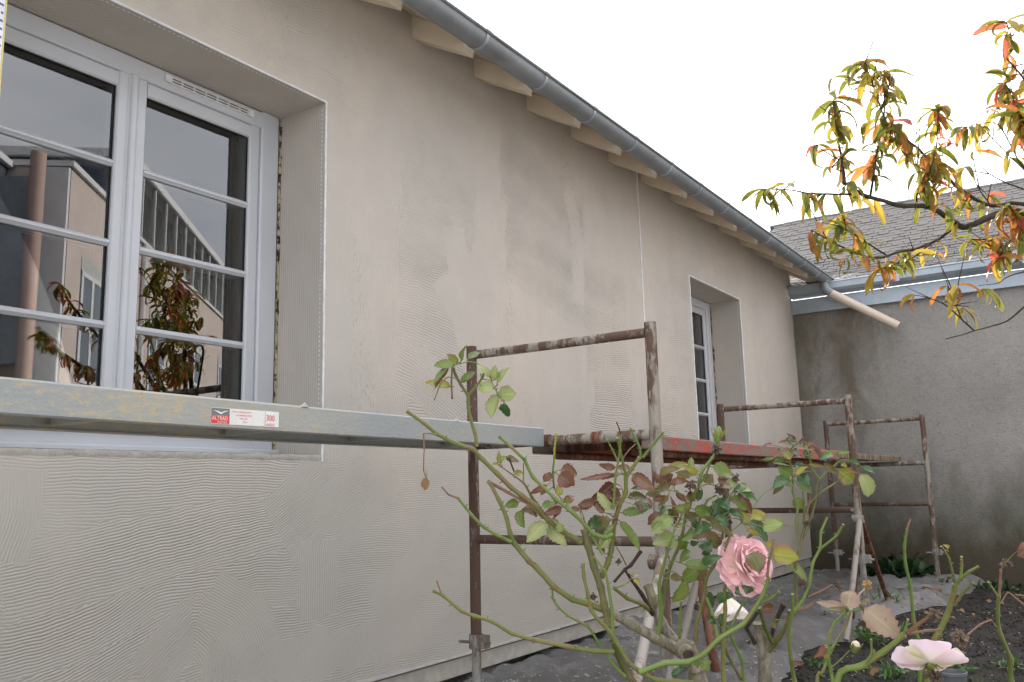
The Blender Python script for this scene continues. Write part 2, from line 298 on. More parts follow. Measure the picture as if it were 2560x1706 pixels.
# ------------------------------------------------------------------ object helpers
def rootloc(p):
    v = Vector((0, 0, 0))
    while p is not None: v = v + p.location; p = p.parent
    return v
def tag(o, label=None, cat=None, group=None, kind=None):
    if label: o['label'] = label
    if cat: o['category'] = cat
    if group: o['group'] = group
    if kind: o['kind'] = kind
    return o
def thing(name, loc, label, cat, group=None):
    o = bpy.data.objects.new(name, None); COL.objects.link(o); o.location = loc; o.empty_display_size = 0.1
    return tag(o, label, cat, group)
def link(name, me, parent=None):
    o = bpy.data.objects.new(name, me); COL.objects.link(o)
    if parent is not None: o.parent = parent
    return o
class MB:
    def __init__(s): s.v = []; s.f = []; s.uv = None
    def add(s, vs, fs):
        k = len(s.v); s.v += [tuple(map(float, p)) for p in vs]; s.f += [tuple(i + k for i in f) for f in fs]; return s
    def box(s, a, b):
        x0, y0, z0 = (min(a[i], b[i]) for i in range(3)); x1, y1, z1 = (max(a[i], b[i]) for i in range(3))
        return s.add([(x0, y0, z0), (x1, y0, z0), (x1, y1, z0), (x0, y1, z0), (x0, y0, z1), (x1, y0, z1), (x1, y1, z1), (x0, y1, z1)],
                     [(0, 3, 2, 1), (4, 5, 6, 7), (0, 1, 5, 4), (1, 2, 6, 5), (2, 3, 7, 6), (3, 0, 4, 7)])
    def chamfer_box(s, a, b, c):                       # box with its four edges along the longest axis chamfered
        a = np.minimum(a, b).astype(float) if False else np.array([min(a[i], b[i]) for i in range(3)], float); b2 = np.array([max(x, y) for x, y in zip(a, b)], float)
        ax = int(np.argmax(b2 - a)); u, v = [(1, 2), (2, 0), (0, 1)][ax]
        prof = [(a[u] + c, a[v]), (b2[u] - c, a[v]), (b2[u], a[v] + c), (b2[u], b2[v] - c), (b2[u] - c, b2[v]), (a[u] + c, b2[v]), (a[u], b2[v] - c), (a[u], a[v] + c)]
        vs = []
        for t in (a[ax], b2[ax]):
            for p in prof:
                q = [0, 0, 0]; q[ax] = t; q[u] = p[0]; q[v] = p[1]; vs.append(q)
        n = 8
        fs = [(i, (i + 1) % n, n + (i + 1) % n, n + i) for i in range(n)] + [tuple(range(n))[::-1], tuple(range(n, 2 * n))]
        return s.add(vs, fs)
    def tube(s, path, rad, seg=8, cap=True):
        P = [Vector(p) for p in path]; n = len(P)
        if not hasattr(rad, '__len__'): rad = [rad] * n
        t0 = (P[1] - P[0]).normalized(); ref = Vector((0, 0, 1)) if abs(t0.z) < 0.9 else Vector((1, 0, 0))
        nrm = (ref - t0 * ref.dot(t0)).normalized(); vs = []
        for i in range(n):
            t = (P[min(i + 1, n - 1)] - P[max(i - 1, 0)]).normalized()
            nrm = (nrm - t * nrm.dot(t)); nrm = nrm.normalized() if nrm.length > 1e-6 else t.orthogonal().normalized()
            bn = t.cross(nrm)
            for k in range(seg):
                a = 2 * PI * k / seg; vs.append(P[i] + (nrm * math.cos(a) + bn * math.sin(a)) * rad[i])
        fs = [(i * seg + k, i * seg + (k + 1) % seg, (i + 1) * seg + (k + 1) % seg, (i + 1) * seg + k) for i in range(n - 1) for k in range(seg)]
        if cap: fs += [tuple(range(seg))[::-1], tuple(range((n - 1) * seg, n * seg))]
        return s.add(vs, fs)
    def mesh(s, name, mat, off=(0, 0, 0), smooth=False):
        me = bpy.data.meshes.new(name); o = Vector(off)
        me.from_pydata([(v[0] - o.x, v[1] - o.y, v[2] - o.z) for v in s.v], [], s.f)
        me.materials.append(MATS[mat] if isinstance(mat, str) else mat)
        if smooth: me.polygons.foreach_set('use_smooth', [True] * len(me.polygons))
        if s.uv is not None:
            ul = me.uv_layers.new(name='leaf'); d = []
            for p in me.polygons:
                for vi in p.vertices: d += s.uv[vi]
            ul.data.foreach_set('uv', d)
        me.update(); return me
    def build(s, name, mat, parent=None, smooth=False):
        off = rootloc(parent) if parent is not None else Vector((0, 0, 0))
        o = link(name, s.mesh(name, mat, off, smooth), parent)
        if smooth and len(s.f) > 8:
            try: o.data.set_sharp_from_angle(angle=math.radians(50))
            except Exception: pass
        return o
def box(name, mat, a, b, parent): return MB().box(a, b).build(name, mat, parent)
def catmull(P, sub=4):
    P = [np.array(p, float) for p in P]; out = []
    Q = [2 * P[0] - P[1]] + P + [2 * P[-1] - P[-2]]
    for i in range(1, len(Q) - 2):
        for k in range(sub):
            t = k / sub; a, b, c, d = Q[i - 1], Q[i], Q[i + 1], Q[i + 2]
            out.append(0.5 * ((2 * b) + (c - a) * t + (2 * a - 5 * b + 4 * c - d) * t * t + (3 * b - a - 3 * c + d) * t ** 3))
    out.append(P[-1]); return out

# ------------------------------------------------------------------ ground
def hnoise(x, y, s, seed=0.0): return mnoise.noise(Vector((x * s, y * s, seed)))
def grid(name, mat, xs, ys, zf, parent=None, keep=None, smooth=True):
    m = MB(); nx, ny = len(xs), len(ys); off = rootloc(parent) if parent is not None else Vector((0, 0, 0))
    m.v = [(x, y, zf(x, y)) for y in ys for x in xs]
    m.f = [(j * nx + i, j * nx + i + 1, (j + 1) * nx + i + 1, (j + 1) * nx + i) for j in range(ny - 1) for i in range(nx - 1)
           if keep is None or keep(0.5 * (xs[i] + xs[i + 1]), 0.5 * (ys[j] + ys[j + 1]))]
    return m.build(name, mat, parent, smooth)
def soil_z(x, y):
    if x < -0.5 or x > 7 or y < -3 or y > 9.3: return -0.02
    return 0.018 * hnoise(x, y, 1.1) + 0.016 * hnoise(x, y, 4.5, 3) + 0.012 * hnoise(x, y, 13, 5) - 0.01
gx = [-400, -60, -12, -4] + list(np.arange(-0.4, 4.01, 0.06)) + [4.6, 6, 9, 20, 80, 400]
gy = [-400, -60, -12, -3] + list(np.arange(-1, 1.9, 0.4)) + list(np.arange(2, 9.3, 0.07)) + [10, 12, 20, 80, 400]
tag(grid('ground', 'ground_soil', gx, gy, soil_z), 'garden soil darkened in place of light falloff, between the walls', 'ground', kind='structure')
simple('reflector', (0.50, 0.48, 0.44), 0.9, 0, 0.12, 2)  # pale slabs added out of view to bounce sunlight onto the house wall
for nm, a_, b_, lb in (('bounce_yard', (3.3, -9, -0.06), (9.5, 8.9, 0.004), 'pale concrete paving added out of view to bounce light onto the wall'), ('path', (-0.08, -9, -0.06), (3.296, 0.9, 0.0045), 'pale concrete strip added out of view along the house to bounce light')):
    tag(box(nm, 'reflector', a_, b_, None), lb, 'reflector', kind='structure')
def sheet_edge(y): return 1.28 + 0.22 * math.sin(y * 0.9) + 0.16 * hnoise(0, y, 1.7, 8) + 0.05 * hnoise(0, y, 7, 2)
def sheet_z(x, y):
    e = sheet_edge(y); lip = max(0, min(1, (e - x) / 0.10))
    r = 0.05 * max(0, hnoise(x, y, 1.9, 11)) + 0.045 * (0.5 - abs(hnoise(x, y, 3.6, 4))) ** 2 * 4 * 0.5 + 0.03 * (0.5 - abs(hnoise(x * .8, y, 8, 6))) ** 2 * 2 + 0.008 * hnoise(x, y, 16, 6)
    wall = 0.035 * max(0, 1 - (x + 0.1) / 0.22) * (0.35 + 0.65 * max(0, hnoise(0, y, 1.5, 9)))
    return 0.012 + lip * (0.018 + 1.7 * r) + wall
dm = MB(); sy_ = list(np.arange(2.0, 8.95, 0.035)); NU = 46
for y in sy_:
    e_ = sheet_edge(y) + 0.02 * hnoise(1, y, 14, 5)
    for i in range(NU + 1):
        x = -0.092 + (e_ + 0.092) * (i / NU) ** 0.97; dm.v.append((x, y + 0.006 * hnoise(x, y, 9, 2), sheet_z(x, y) if i < NU else soil_z(x, y) + 0.004))
dm.f = [(j * (NU + 1) + i, j * (NU + 1) + i + 1, (j + 1) * (NU + 1) + i + 1, (j + 1) * (NU + 1) + i) for j in range(len(sy_) - 1) for i in range(NU)]
ds = dm.build('dust_sheet', 'dust_sheet', None, True)
tag(ds, 'crumpled grey dusty sheet covering the ground along the house wall', 'dust sheet')

# ------------------------------------------------------------------ the house with the freshly combed render
H = thing('house', (0, 4, 0), 'long house wall in freshly combed beige render with cream rafter ends', 'house')
LZ, SZ, PZ = 2.515, 1.062, 0.187
OPEN = [(1.045, 2.41, SZ, LZ), (6.24, 7.375, SZ, LZ)]
def facade():
    ys = list(np.arange(-3, 0.4, 0.1)) + list(np.arange(0.4, 4.4, 0.010)) + list(np.arange(4.4, 6.2, 0.015)) + list(np.arange(6.2, 9.0, 0.022)) + [9.0]
    zs = list(np.arange(PZ, 3.18, 0.010)) + [3.18]
    for y0, y1, z0, z1 in OPEN:
        for e in (y0, y1): ys[int(np.argmin(np.abs(np.array(ys) - e)))] = e
        for e in (z0, z1): zs[int(np.argmin(np.abs(np.array(zs) - e)))] = e
    ys = np.array(sorted(ys)); zs = np.array(sorted(zs)); ny, nz_ = len(ys), len(zs)
    VY, VZ = np.meshgrid(ys, zs, indexing='ij')
    cy, cz = 0.5 * (ys[1:] + ys[:-1]), 0.5 * (zs[1:] + zs[:-1]); CY, CZ = np.meshgrid(cy, cz, indexing='ij')
    PIT = 0.0108
    Uc = np.zeros((ny - 1, nz_ - 1, 4)); Am = np.full((ny - 1, nz_ - 1), 0.25)
    corner = [(0, 0), (1, 0), (1, 1), (0, 1)]
    for k, (a, b) in enumerate(corner): Uc[:, :, k] = VY[a:ny - 1 + a, b:nz_ - 1 + b] / PIT
    jit = np.zeros_like(CY)                                   # ragged stroke edges
    for (fy, fz, am) in ((31, 17, .4), (73, 41, .3), (19, 57, .3)): jit += am * np.sin(CY * fy + 3 * np.sin(CZ * fz * .4)) * np.cos(CZ * fz)
    jit = jit * 0.012 + rng.normal(0, 0.003, CY.shape)
    def lat(path, Yv, Zv):
        best = np.full(Yv.shape, 1e9); L = np.zeros(Yv.shape); inside = np.zeros(Yv.shape, bool)
        for i in range(len(path) - 1):
            ay, az = path[i]; by, bz = path[i + 1]; dy, dz = by - ay, bz - az; ln = math.hypot(dy, dz)
            t = ((Yv - ay) * dy + (Zv - az) * dz) / ln ** 2; tcl = np.clip(t, 0, 1)
            py, pz = Yv - (ay + tcl * dy), Zv - (az + tcl * dz); dist = np.hypot(py, pz); sg = (dy * (Zv - az) - dz * (Yv - ay)) / ln
            ok = dist < best; best = np.where(ok, dist, best); L = np.where(ok, sg, L)
            ins = ((t >= 0) | (i > 0)) & ((t <= 1) | (i < len(path) - 2)); inside = np.where(ok, ins, inside)
        return L, inside
    def stroke(path, w, amp, pit=None, sub=5):
        zz_ = float(np.mean([p[1] for p in path])); pit = pit or (0.0135 if zz_ > 1.15 else 0.0094)
        if len(path) > 2: path = [tuple(p) for p in catmull(path, sub)]
        p = np.array(path); i0 = max(0, np.searchsorted(cy, p[:, 0].min() - w) - 1); i1 = np.searchsorted(cy, p[:, 0].max() + w)
        k0 = max(0, np.searchsorted(cz, p[:, 1].min() - w) - 1); k1 = np.searchsorted(cz, p[:, 1].max() + w)
        if i1 <= i0 or k1 <= k0: return
        L, ins = lat(path, CY[i0:i1, k0:k1], CZ[i0:i1, k0:k1])
        sel = ins & (np.abs(L + jit[i0:i1, k0:k1]) < w / 2)
        LV, _ = lat(path, VY[i0:i1 + 1, k0:k1 + 1], VZ[i0:i1 + 1, k0:k1 + 1]); ph = random.random()
        for k, (a, b) in enumerate(corner):
            sub_u = Uc[i0:i1, k0:k1, k]; sub_u[sel] = (LV[a:i1 - i0 + a, b:k1 - k0 + b] / pit + ph)[sel]
        Am[i0:i1, k0:k1][sel] = amp * np.clip(1.25 - np.abs(L[sel]) / (w * 0.7), 0.7, 1)
    def W(x, y): q = onX(x, y, 0); return (q[1], q[2])
    def hblock(y0, y1, z0, z1, tilt=0.0, amp=1.0, h=0.27, wob=0.03, bow=0.0):
        z = z0 + h * 0.3
        while z < z1 - 0.02:
            t = tilt + random.uniform(-0.06, 0.06); hh = h * random.uniform(0.75, 1.15); n = max(2, int((y1 - y0) / 0.35)); e = random.uniform(-1, 1) * 0.05
            path = [(y0 + e + (y1 - y0) * i / n, z + t * (y1 - y0) * i / n + random.uniform(-wob, wob) + bow * math.sin(PI * i / n)) for i in range(n + 1)]
            if z + hh / 2 > z1: z = z1 - hh / 2; 
            stroke(path, hh, amp * random.uniform(0.8, 1.05)); z += hh * 0.86
            if hh < 0.05: break
    def vblock(y0, y1, z0, z1, amp=0.6, w=0.24, wob=0.02, lean=0.0):
        y = y0 + w * 0.4
        while y < y1:
            n = max(2, int((z1 - z0) / 0.4)); stroke([(y + lean * i / n + random.uniform(-wob, wob), z0 + (z1 - z0) * i / n) for i in range(n + 1)], w, amp * random.uniform(0.7, 1.1)); y += w * 0.85
    def smooth(path, w, amp=0.0): stroke(path, w, amp)
    # upper wall left of the frame, reading the picture from left to right
    hblock(0.3, 2.95, 2.53, 3.2, 0.0, 0.85, 0.25, 0.012)
    stroke([W(700, 20), W(800, 60), W(880, 130), W(930, 230)], 0.30, 0.55)
    stroke([W(900, 60), W(960, 120), W(1010, 200), W(1030, 320)], 0.28, 0.5)
    vblock(2.44, 2.86, 1.0, 2.50, 0.6, 0.22)
    vblock(2.86, 3.10, 1.0, 2.6, 0.45, 0.2, 0.05)
    smooth([W(900, 250), W(905, 600), W(890, 880)], 0.10, 0.12)
    stroke([W(930, 470), W(905, 640), W(880, 830), W(890, 930)], 0.20, 0.7)
    yA, yB = W(930, 500)[0], W(1088, 500)[0]
    hblock(yA, yB, 1.18, 2.62, -0.10, 1.0, 0.27, 0.02, 0.012)
    stroke([W(925, 300), W(1010, 380), W(1090, 480)], 0.20, 0.85)
    smooth([W(1040, 520), W(1055, 620), W(1080, 760)], 0.18, 0.10); smooth([W(1010, 640), W(1060, 740), W(1085, 850)], 0.14, 0.08)
    stroke([W(915, 830), W(975, 870), W(1030, 930), W(1075, 970)], 0.26, 0.85)
    smooth([W(1118, 200), W(1120, 500), W(1125, 900)], 0.17, 0.12)
    yC, yD = W(1152, 450)[0], W(1335, 450)[0]
    vblock(yC, yD, 1.15, 2.05, 0.12, 0.2)
    hblock(yC, yD, W(1200, 630)[1] - 0.05, 2.86, -0.17, 1.0, 0.30, 0.015)
    stroke([W(1130, 190), W(1200, 230), W(1260, 290), W(1300, 370)], 0.32, 0.6)
    stroke([W(1300, 420), W(1325, 540), W(1330, 700)], 0.13, 0.15)
    yE, yF = W(1350, 700)[0], W(1442, 700)[0]
    hblock(yE, yF, 1.18, 2.35, 0.0, 1.0, 0.26, 0.02, -0.014)
    smooth([W(1395, 330), W(1400, 430)], 0.5, 0.25); smooth([W(1455, 400), W(1465, 950)], 0.14, 0.08); smooth([W(1488, 420), W(1500, 950)], 0.20, 0.10)
    hblock(W(1503, 600)[0], W(1542, 600)[0], 1.0, 2.3, 0.1, 0.7, 0.22, 0.02)
    hblock(W(1548, 700)[0], 6.24, 0.9, 2.35, 0.12, 0.95, 0.24, 0.02, 0.02)
    vblock(7.38, 9.0, 0.2, 3.1, 0.18, 0.3); hblock(6.2, 7.4, 2.6, 3.1, 0, 0.3)
    # below the deck: long sweeping horizontal passes
    hblock(0.3, 2.35, 0.17, 1.05, 0.02, 1.0, 0.30, 0.015)
    hblock(2.3, 3.6, 0.17, 1.05, -0.03, 0.95, 0.27, 0.03, 0.02)
    hblock(3.45, 5.7, 0.17, 1.05, 0.02, 1.0, 0.25, 0.025, 0.02)
    hblock(5.7, 7.6, 0.17, 1.02, 0.03, 0.9, 0.25, 0.02); hblock(7.5, 8.6, 0.17, 1.0, 0.0, 0.5, 0.25, 0.02)
    stroke([W(0, 1560), W(170, 1490), W(300, 1420), W(400, 1370), W(480, 1380)], 0.32, 1.05)
    stroke([W(0, 1450), W(200, 1390), W(340, 1310), W(470, 1290), W(640, 1270)], 0.30, 1.05)
    stroke([W(0, 1350), W(200, 1300), W(400, 1250), W(660, 1190)], 0.22, 1.0)
    stroke([W(40, 1080), W(35, 1180), W(0, 1290)], 0.15, 0.8)
    stroke([W(330, 1560), W(410, 1470), W(450, 1430), W(500, 1480), W(520, 1568)], 0.17, 0.9)
    stroke([W(480, 1370), W(560, 1420), W(600, 1500), W(610, 1568)], 0.20, 0.55)
    stroke([W(640, 1230), W(700, 1170), W(770, 1090)], 0.30, 1.0); stroke([W(760, 1210), W(830, 1130), W(900, 1060)], 0.28, 1.0)
    vblock(W(705, 1300)[0], W(800, 1300)[0], W(740, 1420)[1], W(740, 1240)[1], 0.75, 0.2)
    vblock(W(640, 1480)[0], W(1000, 1480)[0], W(800, 1540)[1], W(800, 1440)[1], 0.45, 0.2)
    stroke([W(860, 1400), W(930, 1330), W(1000, 1300)], 0.18, 0.5, sub=4); smooth([W(880, 1470), W(950, 1380)], 0.15, 0.15)
    vblock(W(945, 1290)[0], W(992, 1290)[0], W(960, 1370)[1], W(960, 1235)[1], 0.9, 0.1)
    stroke([W(1040, 1320), W(1065, 1250), W(1075, 1130), W(1060, 1060)], 0.14, 0.9)
    stroke([W(1110, 1090), W(1180, 1150), W(1250, 1110)], 0.2, 0.9)
    smooth([W(1640, 1080), W(1660, 1300)], 0.30, 0.15); smooth([W(1760, 1080), W(1770, 1290)], 0.4, 0.15)
    # hand wobble and uneven pressure
    def field(Yv, Zv, seed, fr):
        r_ = np.random.default_rng(seed); o_ = np.zeros_like(Yv)
        for _ in range(9):
            k1, k2 = r_.normal(0, fr, 2); o_ += np.sin(Yv * k1 + Zv * k2 + r_.uniform(0, 6.28) + 1.2 * np.sin(Yv * k2 * .7 - Zv * k1 * .6))
        return o_ / 3.0
    WB = 0.55 * field(VY, VZ, 1, 7) + 0.30 * field(VY, VZ, 2, 22) + 0.10 * field(VY, VZ, 3, 70)
    for k, (a, b) in enumerate(corner): Uc[:, :, k] += WB[a:ny - 1 + a, b:nz_ - 1 + b]
    Am *= 0.60 + (0.15 + 0.45 * np.clip((CY - 2.9) / 0.3, 0, 1)) * np.clip((CZ - 1.05) / 0.2, 0, 1) + 0.2 * np.clip((CY - 3.2) / 1.0, 0, 1)
    Am *= np.clip(0.92 + 0.14 * field(CY, CZ, 4, 4) + 0.12 * field(CY, CZ, 5, 14), 0.5, 1.15)
    # mesh
    keep = np.ones(CY.shape, bool)
    for y0, y1, z0, z1 in OPEN: keep &= ~((CY > y0) & (CY < y1) & (CZ > z0) & (CZ < z1))
    VX = 0.004 * np.sin(VY * 3.1 + 1.3 * np.sin(VZ * 2.2)) * np.cos(VZ * 2.6 + VY) + 0.0018 * np.sin(VY * 11 + 2 * np.sin(VZ * 7)) * np.sin(VZ * 9 + 1)
    edge = np.ones(VY.shape)
    for y0, y1, z0, z1 in OPEN:
        dd = np.maximum(np.maximum(y0 - VY, VY - y1), np.maximum(z0 - VZ, VZ - z1)); edge *= np.clip(np.abs(dd) / 0.12, 0, 1)
    VX = VX * edge
    off = rootloc(H)
    vv = np.stack([VX, VY - off.y, VZ], -1).reshape(-1, 3)
    idx = np.arange(ny * nz_).reshape(ny, nz_)
    q = np.stack([idx[:-1, :-1], idx[1:, :-1], idx[1:, 1:], idx[:-1, 1:]], -1)[keep]
    uu = np.stack([Uc, np.repeat(Am[:, :, None], 4, 2)], -1)[keep]
    me = bpy.data.meshes.new('wall'); nf = len(q)
    me.vertices.add(len(vv)); me.vertices.foreach_set('co', vv.ravel())
    me.loops.add(nf * 4); me.loops.foreach_set('vertex_index', q.ravel().astype(np.int32))
    me.polygons.add(nf); me.polygons.foreach_set('loop_start', np.arange(0, nf * 4, 4, dtype=np.int32))
    me.polygons.foreach_set('use_smooth', np.ones(nf, bool)); me.update(calc_edges=True)
    ul = me.uv_layers.new(name='comb'); ul.data.foreach_set('uv', uu.ravel().astype(np.float32))
    me.materials.append(MATS['combed_render']); me.validate()
    link('wall', me, H)
facade()

def combed_patch(name, P0, eu, ev, nu, nv, along, amp, parent, pit=0.0125):   # reveals: P0 + u*eu + v*ev, ridges run along axis `along`
    m = MB(); P0, eu, ev = Vector(P0), Vector(eu), Vector(ev); off = rootloc(parent); vs = []; lu, lv = eu.length, ev.length
    for j in range(nv + 1):
        for i in range(nu + 1):
            p = P0 + eu * (i / nu) + ev * (j / nv); vs.append(p - off)
    fs = [(j * (nu + 1) + i, j * (nu + 1) + i + 1, (j + 1) * (nu + 1) + i + 1, (j + 1) * (nu + 1) + i) for j in range(nv) for i in range(nu)]
    me = bpy.data.meshes.new(name); me.from_pydata([tuple(v) for v in vs], [], fs); me.materials.append(MATS['combed_render'])
    ul = me.uv_layers.new(name='comb'); d = []
    for p in me.polygons:
        for vi in p.vertices:
            i, j = vi % (nu + 1), vi // (nu + 1); a = (j / nv * lv) if along == 'u' else (i / nu * lu)
            am = amp * (0.25 if (i + j) % 9 == 0 else 1); d += [a / pit + 0.6 * math.sin(j * .3), amp]
    ul.data.foreach_set('uv', d); return link(name, me, parent)

XG = -0.30                                                # glazing plane
for wi, (y0, y1, z0, z1) in enumerate(OPEN):
    amp = 1.1 if wi == 0 else 0.3
    combed_patch('lintel_soffit', (0, y0, z1), (0, y1 - y0, 0), (XG - 0.08, 0, 0), 20, 6, 'u', amp, H)
    combed_patch('reveal', (0, y1, z0), (0, 0, z1 - z0), (XG - 0.08, 0, 0), 20, 6, 'u', amp * 0.7, H)
    combed_patch('reveal', (XG - 0.08, y0, z0), (0, 0, z1 - z0), (-XG + 0.08, 0, 0), 20, 6, 'u', amp * 0.7, H)
    # rough unfinished mortar bed under the sill
    m = MB(); nseg = 70; prof = []
    for i in range(nseg + 1):
        y = y0 + (y1 - y0) * i / nseg
        bumpz = 0.006 + 0.010 * max(0, hnoise(y, wi, 14, 1)) + 0.006 * hnoise(y, wi, 55, 3); fx = 0.004 + 0.006 * max(0, hnoise(y, wi, 22, 7))
        prof.append([(XG - 0.05, y, z0 - 0.01), (XG - 0.05, y, z0 + 0.004), (-0.02, y, z0 + bumpz * 0.7), (fx * 0.6, y, z0 + bumpz * 0.6), (fx, y, z0 - 0.006), (-0.002, y, z0 - 0.022 - 0.008 * hnoise(y, wi, 30, 2))])
    for pr in prof: m.v += pr
    m.f = [(i * 6 + k, i * 6 + k + 1, (i + 1) * 6 + k + 1, (i + 1) * 6 + k) for i in range(nseg) for k in range(5)]
    m.build('sill_mortar', 'mortar', H, True)
    # corner beads: bright nosing, with perforated wing dabs just inside the reveal
    t = 0.004; nb = MB()
    def nosing(a, b, n=60):
        a, b = np.array(a), np.array(b); wob = [a + (b - a) * i / n for i in range(n + 1)]
        return [tuple(p + np.array([0.0018 + 0.0012 * hnoise(p[1], p[2], 40, 2), 0.001 * hnoise(p[1], p[2], 60, 5), 0.001 * hnoise(p[1], p[2], 60, 9)])) for p in wob]
    r = 0.0055 if wi == 0 else 0.0075
    for nm, a, b in (('corner_bead', (0, y0, z1), (0, y1, z1)), ('corner_bead', (0, y1, z0 - 0.02), (0, y1, z1)), ('corner_bead', (0, y0, z0), (0, y0, z1))):
        pts = nosing(a, b); MB().tube(pts, [r * (0.8 + 0.5 * abs(hnoise(p[1] + p[2], wi, 25, 1))) for p in pts], 6).build(nm, 'bead_white', H, True)
    dm = MB()
    for yy, s in ((y1, -1), (y0, 1)):
        z = z0 + 0.05
        while z < z1 - 0.03: dm.box((-0.023, yy + s * 0.0005, z), (-0.018, yy + s * 0.0015, z + 0.009)); z += 0.019
    y = y0 + 0.03
    while y < y1 - 0.03: dm.box((-0.023, y, z1 - 0.0015), (-0.018, y + 0.009, z1 - 0.0005)); y += 0.019
    tag(dm.build('bead_perforations', 'bead_white', H), kind='stuff')

def window(y0, y1, z0, z1, vent=True):
    e = bpy.data.objects.new('window', None); COL.objects.link(e); e.parent = H; e.empty_display_size = 0.1
    xf = XG + 0.03                                        # front of fixed frame
    yc = 0.5 * (y0 + y1); J = 0.10; T = 0.07; B = 0.062
    def cb(name, mat, a, b, c=0.006): return MB().chamfer_box(a, b, c).build(name, mat, e)
    # fixed frame
    cb('frame_jamb', 'upvc', (xf - 0.06, y0 + 0.004, z0 + 0.02), (xf, y0 + J, z1 - 0.004)); cb('frame_jamb', 'upvc', (xf - 0.06, y1 - J, z0 + 0.02), (xf, y1 - 0.008, z1 - 0.004))
    cb('frame_head', 'upvc', (xf - 0.06, y0 + J, z1 - T - 0.004), (xf - 0.001, y1 - J, z1 - 0.004)); cb('frame_sill', 'upvc', (xf - 0.06, y0 + J, z0 + 0.02), (xf - 0.001, y1 - J, z0 + 0.02 + B))
    m = MB(); m.chamfer_box((xf - 0.02, y0 + 0.01, z0 + 0.016), (xf + 0.035, y1 - 0.004, z0 + 0.036), 0.004); m.build('sill_nosing', 'upvc', e)
    m = MB(); m.chamfer_box((xf - 0.01, y0 + J + 0.01, z0 + 0.088), (xf + 0.024, y1 - J - 0.01, z0 + 0.100), 0.004); m.build('drip_rail', 'upvc', e)
    for f in (0.30, 0.86):
        yy = y0 + (y1 - y0) * f; MB().tube([(xf + 0.008, yy - 0.018, z0 + 0.112), (xf + 0.012, yy, z0 + 0.116), (xf + 0.008, yy + 0.018, z0 + 0.112)], [0.003, 0.006, 0.003], 6).build('drain_cap', 'upvc', e, True)
    zb, zt = z0 + 0.02 + B, z1 - T - 0.004
    xs = xf - 0.012                                       # sash face a little behind
    for s in (0, 1):
        a, b = (y0 + J, yc - 0.015) if s == 0 else (yc + 0.015, y1 - J)
        st = 0.052; rb = 0.075; ga, gb, gz0, gz1 = a + st, b - st + 0.008, zb + rb, zt - 0.055
        if s == 1: ga, gb = a + st - 0.008, b - st
        cb('sash_stile', 'upvc', (xs - 0.05, a, zb), (xs, ga, zt)); cb('sash_stile', 'upvc', (xs - 0.05, gb, zb), (xs, b, zt))
        cb('sash_rail', 'upvc', (xs - 0.05, ga, zb), (xs - 0.001, gb, gz0)); cb('sash_rail', 'upvc', (xs - 0.05, ga, gz1), (xs - 0.001, gb, zt))
        hgt = (gz1 - gz0) / 4
        gm = MB()
        for q in (ga, gb): gm.box((xs - 0.021, q - 0.002, gz0), (xs - 0.014, q + 0.002, gz1))
        for q in (gz0, gz1): gm.box((xs - 0.021, ga + 0.002, q - 0.002), (xs - 0.014, gb - 0.002, q + 0.002))
        gm.build('glazing_gasket', 'rubber', e)
        for k in range(4):
            p0, p1 = gz0 + hgt * k, gz0 + hgt * (k + 1)
            MB().box((xs - 0.036, ga - 0.006, p0 + 0.0005), (xs - 0.022, gb + 0.006, p1 - 0.0005)).build('pane', 'window_glass', e)
            if k:
                cb('glazing_bar', 'upvc', (xs - 0.034, ga, p0 - 0.013), (xs - 0.006, gb, p0 + 0.013), 0.008)
                MB().chamfer_box((xs - 0.008, ga, p0 - 0.006), (xs - 0.001, gb, p0 + 0.006), 0.003).build('glazing_bar', 'upvc', e)
    for dx, hw in ((0.006, 0.022), (0.016, 0.012)): cb('meeting_cover', 'upvc', (xs - 0.02, yc - hw, zb), (xs + dx, yc + hw, zt), 0.005)
    if vent:
        v = MB(); a, b = yc + 0.115, y1 - 0.15; z = z1 - 0.036
        for q in (z - 0.011, z, z + 0.011): v.box((xf, a + 0.02, q - 0.0022), (xf + 0.007, b - 0.02, q + 0.0022))
        for i in range(8): yy = a + 0.02 + (b - a - 0.04) * i / 7; v.box((xf, yy - 0.002, z - 0.014), (xf + 0.009, yy + 0.002, z + 0.014))
        for yy in (a, b - 0.03): v.box((xf, yy, z - 0.014), (xf + 0.008, yy + 0.03, z + 0.014))
        v.build('trickle_vent', 'bead_white', e); MB().box((xf - 0.0005, a + 0.02, z - 0.011), (xf + 0.001, b - 0.02, z + 0.011)).build('vent_slot', 'black', e)
    # ragged foam gap beside the jamb
    c = MB(); n = 60; vs = []
    for i in range(n + 1):
        zz = z0 + 0.02 + (z1 - z0 - 0.06) * i / n; wd_ = max(-0.010, -0.004 + 0.011 * hnoise(zz, 3, 9, wi) + 0.012 * hnoise(zz, 8, 31))
        vs += [(xf + 0.001, y1 - 0.010, zz), (xf + 0.012 + wd_, y1 - 0.0012, zz)]
    c.add(vs, [(2 * i, 2 * i + 1, 2 * i + 3, 2 * i + 2) for i in range(n)]); c.build('foam_gap', 'crack', e)
    return e
wi = 0; tag(window(*OPEN[0]), 'large pale grey double window behind the galvanised deck'); wi = 1
tag(window(*OPEN[1], vent=False), 'narrow far window deep in its reveal')
# dark rooms behind the panes
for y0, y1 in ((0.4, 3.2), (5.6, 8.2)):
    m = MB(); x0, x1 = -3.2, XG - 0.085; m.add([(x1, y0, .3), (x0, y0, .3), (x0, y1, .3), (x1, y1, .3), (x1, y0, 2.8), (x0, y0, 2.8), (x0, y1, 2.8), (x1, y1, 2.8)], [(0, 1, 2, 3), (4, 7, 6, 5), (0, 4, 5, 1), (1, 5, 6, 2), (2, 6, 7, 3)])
    m.build('room', 'room', H)
